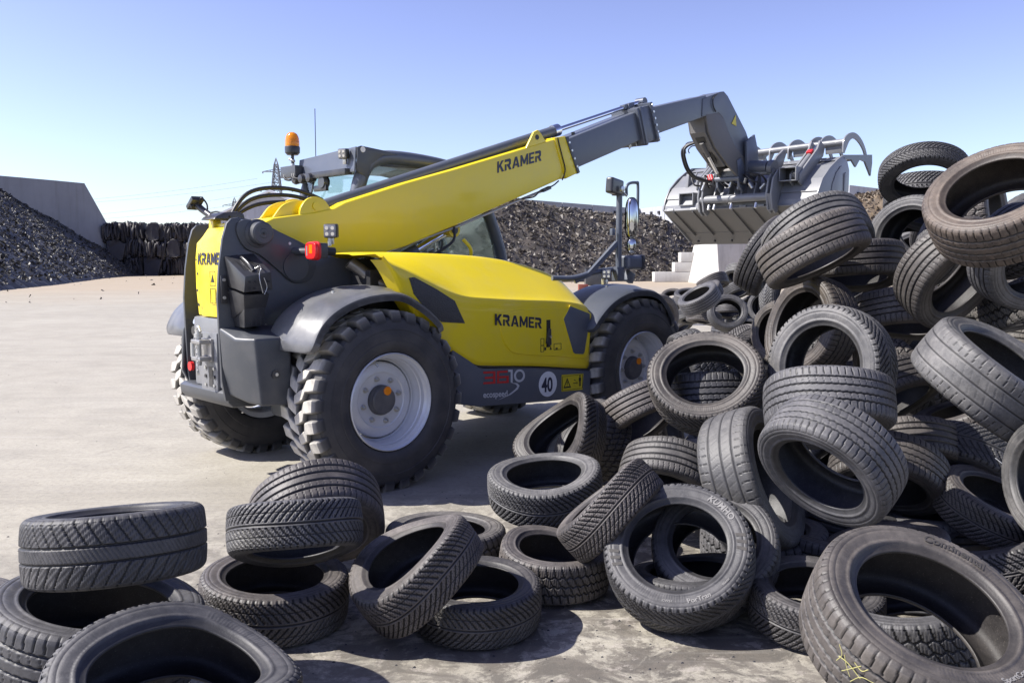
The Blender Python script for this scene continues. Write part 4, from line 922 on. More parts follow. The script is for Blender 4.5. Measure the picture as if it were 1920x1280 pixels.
for yy, rr in ((cy0+.03,.062), (cy1-.03,.052)):
    pillar([(.56,yy,1.20),(.585,yy,1.70),(.62,yy,2.10),(.70,yy,2.36),(.84,yy,2.475),(1.10,yy,2.50),(1.55,yy,2.47),(1.85,yy,2.40),(1.98,yy,2.28),(2.10,yy,2.06),(2.22,yy,1.80),(2.29,yy,1.55),(2.30,yy,1.1)], rr)
quad('rear_window', [(.60,cy0+.07,1.45),(.60,cy1-.06,1.45),(.64,cy1-.06,2.36),(.64,cy0+.07,2.36)], M_glass, cb)
quad('side_window', [(.66,cy0+.02,1.45),(2.20,cy0+.02,1.45),(2.16,cy0+.02,1.85),(2.02,cy0+.02,2.15),(1.86,cy0+.02,2.36),(.80,cy0+.02,2.42),(.68,cy0+.02,2.20)][::-1], M_glass, cb)
quad('door_window', [(.66,cy1,1.0),(2.20,cy1,1.0),(2.16,cy1,1.85),(2.02,cy1,2.15),(1.86,cy1,2.36),(.80,cy1,2.42),(.68,cy1,2.20)], M_glass, cb)
quad('windscreen', [(2.27,cy0+.06,1.3),(2.27,cy1-.06,1.3),(2.18,cy1-.06,1.85),(2.0,cy1-.06,2.25),(2.0,cy0+.06,2.25),(2.18,cy0+.06,1.85)], M_glass, cb)
box2('cab_floor', (.55,cy0,.85), (2.3,cy1,1.0), M_grey, cb, b=.02); box2('cab_wall', (.52,cy0,.95), (.58,cy1,1.45), M_grey, cb, b=.01)
bx = empty('seat_dummy') if False else None
prism('seat', [(.85,1.05),(1.30,1.05),(1.30,1.30),(1.02,1.28),(.90,2.0),(.78,2.0),(.80,1.2)], cy0+.25, cy0+.72, M_black, cb, b=.04)
tube('steering_wheel', [V3(1.72+.06*math.cos(a),cy0+.45+.19*math.sin(a),1.72+.17*math.cos(a)) for a in [2*PI*i/16 for i in range(17)]], .014, M_black, cb, n=8, k=1, smooth=False); cyl('steering_column', (1.74,cy0+.45,1.72), (1.98,cy0+.45,1.2), .035, M_black, cb)
box2('dashboard', (1.95,cy0+.1,1.0), (2.2,cy1-.1,1.55), M_black, cb, b=.04); box2('door_sill', (.6,cy0+.025,1.42), (2.2,cy0+.06,1.47), M_black, cb)
# roof guard and light bar above the rear window
quad('roof_guard', [(.575,cy0-.02,2.35),(.575,cy1-.02,2.35),(.595,cy1-.02,2.515),(.595,cy0-.02,2.555)], M_boomgrey, cb, .012)
prism('guard_bracket', [(.60,2.36),(.60,2.55),(.64,2.565),(.86,2.545),(1.02,2.52),(.86,2.50),(.74,2.42),(.70,2.30)], cy0-.035, cy0-.015, M_grey, cb, b=.004); cyl('guard_hole', (.655,cy0-.037,2.535), (.655,cy0-.014,2.535), .024, M_white, cb)
box2('light_bar', (.53,cy0+.05,2.33), (.60,cy1+.03,2.38), M_black, cb); box2('bar_end', (.50,cy1-.10,2.36), (.58,cy1+.16,2.46), M_grey, cb)
for yy in (cy1+.12, cy1-.02, cy0+.85): tube('cab_cable', [(.52,yy,2.42),(.50,yy-.04,2.35),(.53,yy-.10,2.34),(.56,yy-.14,2.38)], .010, M_rubberhose, cb)
for yy in (cy1-.06, cy1-.17, cy0+.60): lathe('rear_lamp', [(0,.03),(.035,.025),(.045,0),(.03,-.05),(0,-.06)], M_black, cb, 16, Matrix.Translation((.53,yy,2.335)) @ Matrix.Rotation(-PI/2, 4, 'Y'))
wp = empty('rear_wiper'); wp.parent = cb
tube('wiper_arm', [(.575,cy1-.28,2.33),(.57,cy1-.26,2.22),(.57,cy1-.14,2.14)], .008, M_black, cb); tube('wiper_blade', [(.57,cy1-.05,2.10),(.57,cy1-.24,2.20)], .009, M_black, cb); bpy.data.objects.remove(wp)
lathe('wiper_motor', [(0,.03),(.05,.03),(.062,.0),(.05,-.03)], M_grey, cb, 20, Matrix.Translation((.57,cy1-.46,2.29)) @ Matrix.Rotation(-PI/2, 4, 'Y')); box('wiper_housing', (.565,cy1-.42,2.24), (.03,.20,.05), M_black, cb)
cyl('window_knob', (.585,cy1-.13,1.98), (.565,cy1-.13,1.98), .02, M_black, cb)
# work lamps, beacon, antenna
def work_lamp(loc, d, s=.045, nm='work_lamp', par=tele):
    t = empty(nm, loc); t.parent = par; t.rotation_euler = Vector(d).to_track_quat('-Y', 'Z').to_euler()
    box('lamp_housing', (0,.02,0), (s*2,.055,s*2), M_black, t, b=.014, seg=3); box('lamp_glass', (0,-.010,0), (s*1.72,.012,s*1.72), M_clear, t, b=.005)
    for i in (-1, 1):
        for j in (-1, 1): cyl('lamp_diode', (i*s*.42,-.014,j*s*.42), (i*s*.42,-.018,j*s*.42), s*.26, M_chrome, t, n=12)
    box('lamp_bracket', (0,.03,-s-.02), (.03,.02,.05), M_zinc, t); return t
work_lamp((-.165,-.62,1.825), (-.75,-.62,-.05), .050); work_lamp((.53,cy0+.08,2.50), (-1,-.5,-.1), .042)
tube('lamp_cable', [(-.12,-.60,1.85),(-.10,-.60,1.80),(-.14,-.60,1.76)], .004, M_rubberhose, tele); cyl('lamp_stem', (-.16,-.60,1.775), (-.16,-.60,1.72), .014, M_zinc, tele)
bc = empty('beacon', (.55,1.125,2.525)); bc.parent = tele
lathe('beacon_base', [(0,.035),(.048,.035),(.066,.055),(.068,.10),(.064,.112),(.0,.112)], M_black, bc, 28); lathe('beacon_dome', [(.062,.110),(.064,.13),(.063,.16),(.057,.195),(.044,.222),(.022,.236),(0,.239)], M_amber, bc, 32); cyl('beacon_lamp', (0,0,.112), (0,0,.18), .028, M_zinc, bc)
cyl('beacon_stem', (0,0,.04), (.0,-.0,-.05), .014, M_black, bc); tube('beacon_clamp', [(-.02,.02,0),(0,-.02,-.015),(.02,.03,-.03)], .012, M_zinc, bc); cyl('beacon_pole', (0,0,-.04), (0,-.0,-.12), .018, M_zinc, bc)
cyl('antenna', (.75,1.06,2.46), (.75,1.06,2.985), .0038, M_black, tele, n=8)
# rear camera on its arm
rc_ = empty('rear_camera', (-.75,.02,1.90)); rc_.parent = tele
prism('camera_foot', [(-.10,.0),(.14,.0),(.13,.045),(.08,.06),(-.02,.05),(-.08,.02)], -.24, -.03, M_black, rc_, plane='xz', b=.01)
tube('camera_arm', [(0,.00,.03),(-.02,.10,.08),(-.04,.15,.12)], .024, M_black, rc_); box('camera_hood', (-.05,.155,.13), (.09,.12,.035), M_black, rc_, rot=Matrix.Rotation(-.6, 3, 'X'), b=.005); cyl('camera_lens', (-.07,.15,.115), (-.09,.15,.105), .018, M_stickerk, rc_)
tube('camera_cable', [(-.04,.13,.12),(-.03,.09,.165),(0,.07,.12),(.0,.05,.06),(0,-.10,.06),(.02,-.25,.02)], .006, M_rubberhose, rc_); box('camera_post', (.0,-.05,-.05), (.06,.07,.10), M_yellow, rc_); box('camera_rail', (.02,-.17,-.055), (.05,.24,.06), M_yellow, rc_)
# tail lamp right
tl = empty('tail_lamp', (-.315,-.72,1.682)); tl.parent = tele; tl.rotation_euler = (0,0,-.10)
bm = bmesh.new(); add_box(bm, (0,0,0), (.02,.16,.115)); bev(bm, .022, seg=4, ang=60); 
for v in bm.verts: v.co.y *= 1
bm.free(); se = [(.084*math.copysign(abs(math.cos(a))**.55, math.cos(a)), .062*math.copysign(abs(math.sin(a))**.6, math.sin(a))) for a in [2*PI*(i+.5)/32 for i in range(32)]]
prism('lamp_lens', se, -.075, -.040, M_redlens, tl, plane='yz', b=.012, seg=4, auto=60); prism('lamp_rim', [(a*1.06, b*1.06) for a, b in se], -.045, -.030, M_red, tl, plane='yz', b=.004)
box('lamp_indicator', (-.0752,-.012,.012), (.003,.050,.060), M_amber, tl, b=0); box('lamp_stripe', (-.0752,.048,0), (.003,.018,.066), M_clear, tl, b=0); box('lamp_body', (-.005,0,0), (.075,.135,.108), M_black, tl, b=.012)
tube('lamp_arm', [(-.06,.27,.0),(-.03,.20,-.005),(-.01,.06,-.005)], .028, M_grey, tele).location = (-.315,-.72,1.682); cyl('lamp_plug', (.03,0,0), (.11,0,-.005), .030, M_rubberhose, tl); cyl('lamp_flange', (-.395,-.449,1.68), (-.395,-.462,1.68), .075, M_grey, tele, n=28)
for z in (.055,-.055): cyl('bolt', (-.405,-.462,1.68+z), (-.405,-.472,1.68+z), .011, M_zinc, tele, n=8)
# ---------------- mirror arm on the right
ma = empty('mirror_arm'); ma.parent = tele
tube('arm_tube', [(1.74,-.98,1.47),(1.92,-1.05,1.47),(2.10,-1.10,1.51),(2.34,-1.12,1.54)], .022, M_boomgrey, ma); tube('arm_strut', [(1.95,-1.04,1.44),(2.06,-1.10,1.50),(2.39,-1.13,1.77)], .026, M_boomgrey, ma, smooth=False, n=4)
cyl('mirror_mast', (2.405,-1.14,1.48), (2.405,-1.14,2.175), .026, M_boomgrey, ma, n=18); box('mast_foot', (2.40,-1.14,1.50), (.09,.07,.12), M_boomgrey, ma); box('mast_bracket', (2.33,-1.13,1.86), (.04,.03,.06), M_boomgrey, ma)
box('mast_cap', (2.39,-1.14,2.18), (.12,.05,.02), M_boomgrey, ma)
mh = box('mirror_housing', (2.33,-1.15,2.245), (.21,.07,.135), M_black, ma, rot=Matrix.Rotation(.10, 3, 'Y') @ Matrix.Rotation(.2, 3, 'Z'), b=.022, seg=4); lathe('mirror_joint', [(0,.02),(.025,.016),(.028,0)], M_zinc, ma, 14, Matrix.Translation((2.37,-1.195,2.225)) @ Matrix.Rotation(PI/2, 4, 'X'))
tube('mirror_hoop', [(2.49,-1.15,2.18),(2.49,-1.15,2.25),(2.53,-1.15,2.285),(2.62,-1.15,2.295),(2.645,-1.15,2.27),(2.645,-1.15,2.0),(2.645,-1.15,1.95)], .013, M_boomgrey, ma, k=5); tube('mirror_hoop_link', [(2.38,-1.17,2.225),(2.49,-1.15,2.175)], .010, M_zinc, ma, smooth=False)
# convex blind-spot mirror seen edge on, and the lower wide mirror
def shell(nm, c, sx, sz, dpt, m, rot, par, n=24):
    bm = bmesh.new(); rings = []
    for k in range(6):
        t = k/5; rr = math.sin(t*PI/2); h = math.cos(t*PI/2)
        rings.append([bm.verts.new((sx*rr*math.copysign(abs(math.cos(a))**.7, math.cos(a)), -dpt*h, sz*rr*math.copysign(abs(math.sin(a))**.7, math.sin(a)))) for a in [2*PI*i/n for i in range(n)]])
    for a, b in zip(rings[:-1], rings[1:]):
        for i in range(n): bm.faces.new((a[i], a[(i+1) % n], b[(i+1) % n], b[i]))
    bmesh.ops.remove_doubles(bm, verts=bm.verts[:], dist=1e-5)
    bmesh.ops.transform(bm, matrix=Matrix.Translation(Vector(c)) @ rot.to_4x4(), verts=bm.verts[:]); return bm_obj(nm, bm, m, par, auto=60)
rM = Matrix.Rotation(-.95, 3, 'Z')
shell('mirror_glass', (2.58,-1.14,1.985), .052, .175, .03, M_mirror, rM, ma); shell('mirror_back', (2.588,-1.13,1.985), .060, .185, -.05, M_black, rM, ma)
shell('mirror_glass', (2.57,-1.15,1.745), .036, .062, .02, M_mirror, rM, ma); shell('mirror_back', (2.578,-1.14,1.745), .042, .068, -.04, M_black, rM, ma)
bm = bmesh.new(); add_box(bm, (2.56,-1.14,1.60), (.20,.16,.12)); bev(bm, .03, seg=4); bm_obj('wide_mirror_housing', bm, M_boomgrey, ma); box('wide_mirror_frame', (2.665,-1.15,1.60), (.03,.17,.13), M_black, ma, b=.02, rot=Matrix.Rotation(-.3, 3, 'Z')); box('wide_mirror_glass', (2.683,-1.155,1.60), (.004,.14,.10), M_mirror, ma, rot=Matrix.Rotation(-.3, 3, 'Z'), b=.0)
work_lamp((2.22,-1.16,1.50), (-.75,-.65,0), .042, par=ma); box('lamp_foot', (2.22,-1.13,1.435), (.03,.03,.05), M_zinc, ma); box('small_box', (2.60,-1.1,1.47), (.09,.05,.09), M_boomgrey, ma, rot=Matrix.Rotation(.4, 3, 'Y'))

# ================================================================ GRAPPLE BUCKET
gb = empty('grapple_bucket', (-1.603, 7.04, 0), TH, label='grey grapple bucket with curved claws hanging from the end of the grey boom', cat='grapple bucket')
BY0, BY1 = -1.05, 1.10
heel = (6.0,2.275)
shp = [heel, (6.012,2.33),(6.115,2.50),(6.17,2.57),(6.39,2.735),(6.66,2.815)]
bm = bmesh.new()
def strip(bm, pts, y0, y1, th):
    P = [Vector((p[0], 0, p[1])) for p in pts]; A = []; 
    for i, p in enumerate(P):
        d = (P[min(i+1, len(P)-1)]-P[max(i-1, 0)]).normalized(); n = Vector((d.z, 0, -d.x)); q = p+n*th
        A.append([bm.verts.new((p.x, y0, p.z)), bm.verts.new((p.x, y1, p.z)), bm.verts.new((q.x, y1, q.z)), bm.verts.new((q.x, y0, q.z))])
    for a, b in zip(A[:-1], A[1:]):
        for j in range(4): bm.faces.new((a[j], a[(j+1) % 4], b[(j+1) % 4], b[j]))
    bm.faces.new(A[0][::-1]); bm.faces.new(A[-1])
strip(bm, shp, BY0+.01, BY1-.01, .015); bm_obj('back_shell', bm, M_bucket, gb, auto=8)
bm = bmesh.new(); strip(bm, [(6.055,2.41),(6.10,2.485),(6.16,2.555)], BY0+.012, BY1-.012, -.010); bm_obj('shell_band', bm, M_bucket, gb, auto=28)
bm = bmesh.new(); strip(bm, [(6.0,2.268),(6.60,1.925)], BY0+.012, BY1-.012, .014); bm_obj('floor_plate', bm, M_bucket_dark, gb, auto=None)
bm = bmesh.new(); strip(bm, [(6.46,1.985),(6.68,1.835)], BY0-.01, BY1+.01, -.022); bm_obj('cutting_edge', bm, M_bucket_dark, gb, auto=None)
bm = bmesh.new(); strip(bm, [(5.985,2.262),(6.01,2.295)], BY0, BY1, .02); bm_obj('heel_bar', bm, M_bucket, gb, auto=None)
for i in range(7):
    y = BY0+.24+i*(BY1-BY0-.40)/6; bm = bmesh.new(); add_prism(bm, [(6.0,2.250),(6.05,2.226),(6.50,1.955),(6.47,1.945),(6.0,2.232)], y-.009, y+.009); bm_obj('floor_rib', bm, M_bucket_dark, gb, auto=None)
for i in range(8):
    y = BY0+.16+i*(BY1-BY0-.32)/7; cyl('edge_bolt', (6.57,y,1.885), (6.555,y,1.865), .016, M_black, gb, n=8)
for y in (.98,.62,-.1,-.35,-.8): box('heel_pad', (5.985,y,2.275), (.02,.09,.022), M_white if y > 0 else M_bucket, gb, b=.003)
endp = [(5.985,2.27),(6.02,2.40),(6.12,2.56),(6.28,2.69),(6.45,2.79),(6.585,2.852),(6.70,2.79),(6.755,2.69),(6.755,2.50),(6.71,1.90),(6.60,1.86)]
for (a, b) in ((BY0-.012,BY0+.008),(BY1-.008,BY1+.012)): prism('end_plate', endp, a, b, M_bucket, gb, b=.004)
prism('wear_plate', [(6.30,2.30),(6.33,2.50),(6.42,2.64),(6.52,2.72),(6.56,2.73),(6.56,2.0),(6.36,2.05)], BY0-.022, BY0-.011, M_bucket, gb, b=.003); prism('wear_plate', [(6.62,2.64),(6.66,2.66),(6.64,1.95),(6.61,1.95)], BY0-.022, BY0-.011, M_bucket, gb, b=.003)
# mounting frame, carrier tubes and brackets
cyl('carrier_tube', (5.90,-.50,2.37), (5.90,.46,2.37), .048, M_bucket, gb, n=24); cyl('upper_tube', (5.97,-.52,2.66), (5.97,.45,2.66), .032, M_bucket, gb, n=20)
brk = [(5.84,2.40),(5.88,2.58),(5.98,2.68),(6.12,2.68),(6.24,2.66),(6.10,2.50),(6.03,2.38),(6.0,2.20),(5.95,2.17),(5.88,2.22)]
for y in (.46, .40, -.50, -.56): prism('hook_bracket', brk, y-.012, y+.012, M_bucket, gb, b=.004)
prism('bracket_web', [(5.84,2.40),(5.90,2.20),(6.02,2.22),(6.04,2.38)], -.56, -.50, M_bucket, gb, b=.003)
for y in (.26,.06,-.12,-.30): prism('tube_web', [(5.87,2.34),(5.90,2.42),(6.0,2.66),(6.05,2.60),(6.02,2.40),(5.96,2.33)], y-.008, y+.008, M_bucket, gb, b=.003)
for y in (.30,.22,-.02,-.36): cyl('stud', (5.86,y,2.30), (5.84,y,2.24), .018, M_zinc, gb, n=10)
box('link_yoke', (5.84,.0,2.68), (.12,.26,.17), M_boomgrey, gb, b=.02); cyl('link_pin', (5.80,-.15,2.72), (5.80,.15,2.72), .04, M_chrome, gb, n=20, b=.004); cyl('link_pin', (5.80,-.17,2.60), (5.80,.17,2.60), .034, M_boomgrey, gb, n=20, b=.004)
for y in (-.15,.15): prism('link_plate', [(5.74,2.80),(5.82,2.84),(5.90,2.76),(5.94,2.50),(5.88,2.44),(5.80,2.50)], y-.015, y+.015, M_boomgrey, gb, b=.004)
cyl('side_drum', (5.98,-.20,2.74), (5.98,-.44,2.72), .075, M_boomgrey, gb, n=20, b=.01); cyl('side_drum', (5.98,-.46,2.72), (5.98,-.52,2.71), .085, M_boomgrey, gb, n=20, b=.01)
# hydraulic plumbing on the carrier
rsx = random.Random(6)
for i in range(7):
    y0_ = .42-.13*i+rsx.uniform(-.03,.03); tube('bucket_hose', [(5.86,y0_,2.46+rsx.uniform(0,.1)),(5.80,y0_+.05,2.56),(5.83,y0_+rsx.uniform(0,.2),2.66),(5.90,y0_+rsx.uniform(-.1,.1),2.62),(5.98,y0_-.05,2.52)], .011, M_rubberhose, gb, n=8)
for i in range(9): 
    p = V3(5.84+rsx.uniform(0,.05), .40-.10*i, 2.46+rsx.uniform(0,.12)); cyl('coupling', p, p+V3(rsx.uniform(-.03,.03), rsx.uniform(-.05,.05), .06), .018, M_zinc, gb, n=10)
for y in (.30,.33): tube('feed_hose', [(5.42,y-.12,3.02),(5.38,y,2.98),(5.36,y+.03,2.90),(5.42,y+.02,2.74),(5.52,y,2.64),(5.66,y-.02,2.60),(5.80,y-.06,2.58)], .016, M_rubberhose, gb, n=10)
for k in (0, .05): tube('hose_guard', [(5.45,.16,3.02-k),(5.42,.30-k,3.03-k),(5.42,.36-k,2.99-k),(5.44,.36-k,2.90)], .007, M_boomgrey, gb, n=6)
for y in (.24,.27): cyl('quick_coupler', (5.83,y,2.60), (5.86,y+.04,2.66), .024, M_red, gb, n=12)
# square tube ends on the shell
for (y, x, z) in ((.74,6.06,2.40),(-.70,6.04,2.62)):
    b_ = empty('step_box', (x, y, z)); b_.parent = gb
    for (c, s) in (((0,0,.075),(.16,.22,.012)),((0,0,-.075),(.16,.22,.012)),((0,.105,0),(.16,.012,.16)),((0,-.105,0),(.16,.012,.16))): box('box_wall', c, s, M_bucket, b_, b=.002)
    box('box_back', (.07,0,0), (.01,.20,.14), M_stickerk, b_, b=0)
for y in (.86,): prism('shell_gusset', [(6.16,2.56),(6.18,2.74),(6.22,2.74),(6.34,2.66)], y-.02, y+.02, M_bucket, gb, b=.003); box('gusset_arm', (6.30,y-.03,2.70), (.02,.02,.14), M_bucket, gb, rot=Matrix.Rotation(.5, 3, 'X'))
# grapple cylinders and arms
for y in (.55,-.76):
    cyl('grapple_cylinder', (6.02,y,2.60), (6.36,y,2.86), .034, M_bucket, gb, n=18); cyl('grapple_rod', (6.36,y,2.86), (6.50,y,2.97), .018, M_chrome, gb)
    for d in (-.055,.055): prism('pivot_arm', [(6.02,2.52),(6.10,2.48),(6.40,2.74),(6.56,2.86),(6.60,2.98),(6.48,3.04),(6.42,2.94),(6.12,2.70),(6.02,2.62)], y+d-.012, y+d+.012, M_bucket, gb, b=.004)
    box('cylinder_guard', (6.36,y,2.90), (.07,.07,.04), M_red, gb, rot=Matrix.Rotation(-.6, 3, 'Y'), b=.01)
prism('centre_arm', [(6.02,2.66),(6.10,2.60),(6.34,2.76),(6.42,2.92),(6.36,2.96),(6.20,2.86)], -.42, -.39, M_bucket, gb, b=.004); prism('centre_arm', [(6.02,2.66),(6.10,2.60),(6.34,2.76),(6.42,2.98),(6.36,3.04),(6.20,2.92)], .20, .24, M_bucket, gb, b=.004)
gr = empty('grapple', (.14,0,.0)); gr.parent = gb
cyl('rear_tube', (6.60,-1.0,3.03), (6.60,.95,2.985), .038, M_bucket, gr, n=24); cyl('front_tube', (7.12,-.98,2.88), (7.12,.95,2.84), .024, M_bucket, gr, n=18)
for y in (-1.0,-.70,-.56,-.28,-.02,.36,.66,.92):
    z0 = 3.015-.023*(y+1.0); bm = bmesh.new()
    o_ = catmull([(6.55,0,z0-.11),(6.57,0,z0+.04),(6.70,0,z0+.125),(6.86,0,z0+.14),(7.03,0,z0+.07),(7.16,0,z0-.07),(7.20,0,z0-.24)], 4); i_ = catmull([(7.17,0,z0-.24),(7.11,0,z0-.09),(7.0,0,z0+.01),(6.85,0,z0+.07),(6.72,0,z0+.045),(6.63,0,z0-.06),(6.59,0,z0-.12)], 4)
    add_prism(bm, [(p.x, p.z) for p in o_+i_], y-.009, y+.009); bmesh.ops.recalc_face_normals(bm, faces=bm.faces[:]); bm_obj('claw', bm, M_bucket, gr, auto=30)
for y in (-.85,-.42,.2,.5,.8): prism('claw_gusset', [(6.60,3.0),(6.76,2.99),(6.62,2.90)], y-.10, y+.10, M_bucket, gr, b=.003)
# toothed front bar of the bucket top
bm = bmesh.new(); add_prism(bm, [(BY0,0),(BY0-.02,.05),(BY1,.05),(BY1,0)], 0, 1) ; bm.free()
bm = bmesh.new(); add_prism(bm, [(6.60,2.815),(6.60,2.86),(7.34,2.92),(7.35,2.82),(7.32,2.66),(7.16,2.82),(7.02,2.84),(6.92,2.74),(6.80,2.82)], BY0-.012, BY0+.012); bm_obj('toothed_bar', bm, M_boomgrey, gb, auto=None)
bm = bmesh.new(); add_prism(bm, [(6.60,2.815),(6.60,2.86),(7.34,2.92),(7.35,2.82),(7.32,2.66),(7.16,2.82),(7.02,2.84),(6.92,2.74),(6.80,2.82)], BY1-.012, BY1+.012); bm_obj('toothed_bar', bm, M_boomgrey, gb, auto=None)
prism('top_lip', [(6.56,2.80),(6.66,2.85),(6.72,2.83),(6.62,2.79)], BY0, BY1, M_bucket, gb, b=.003)
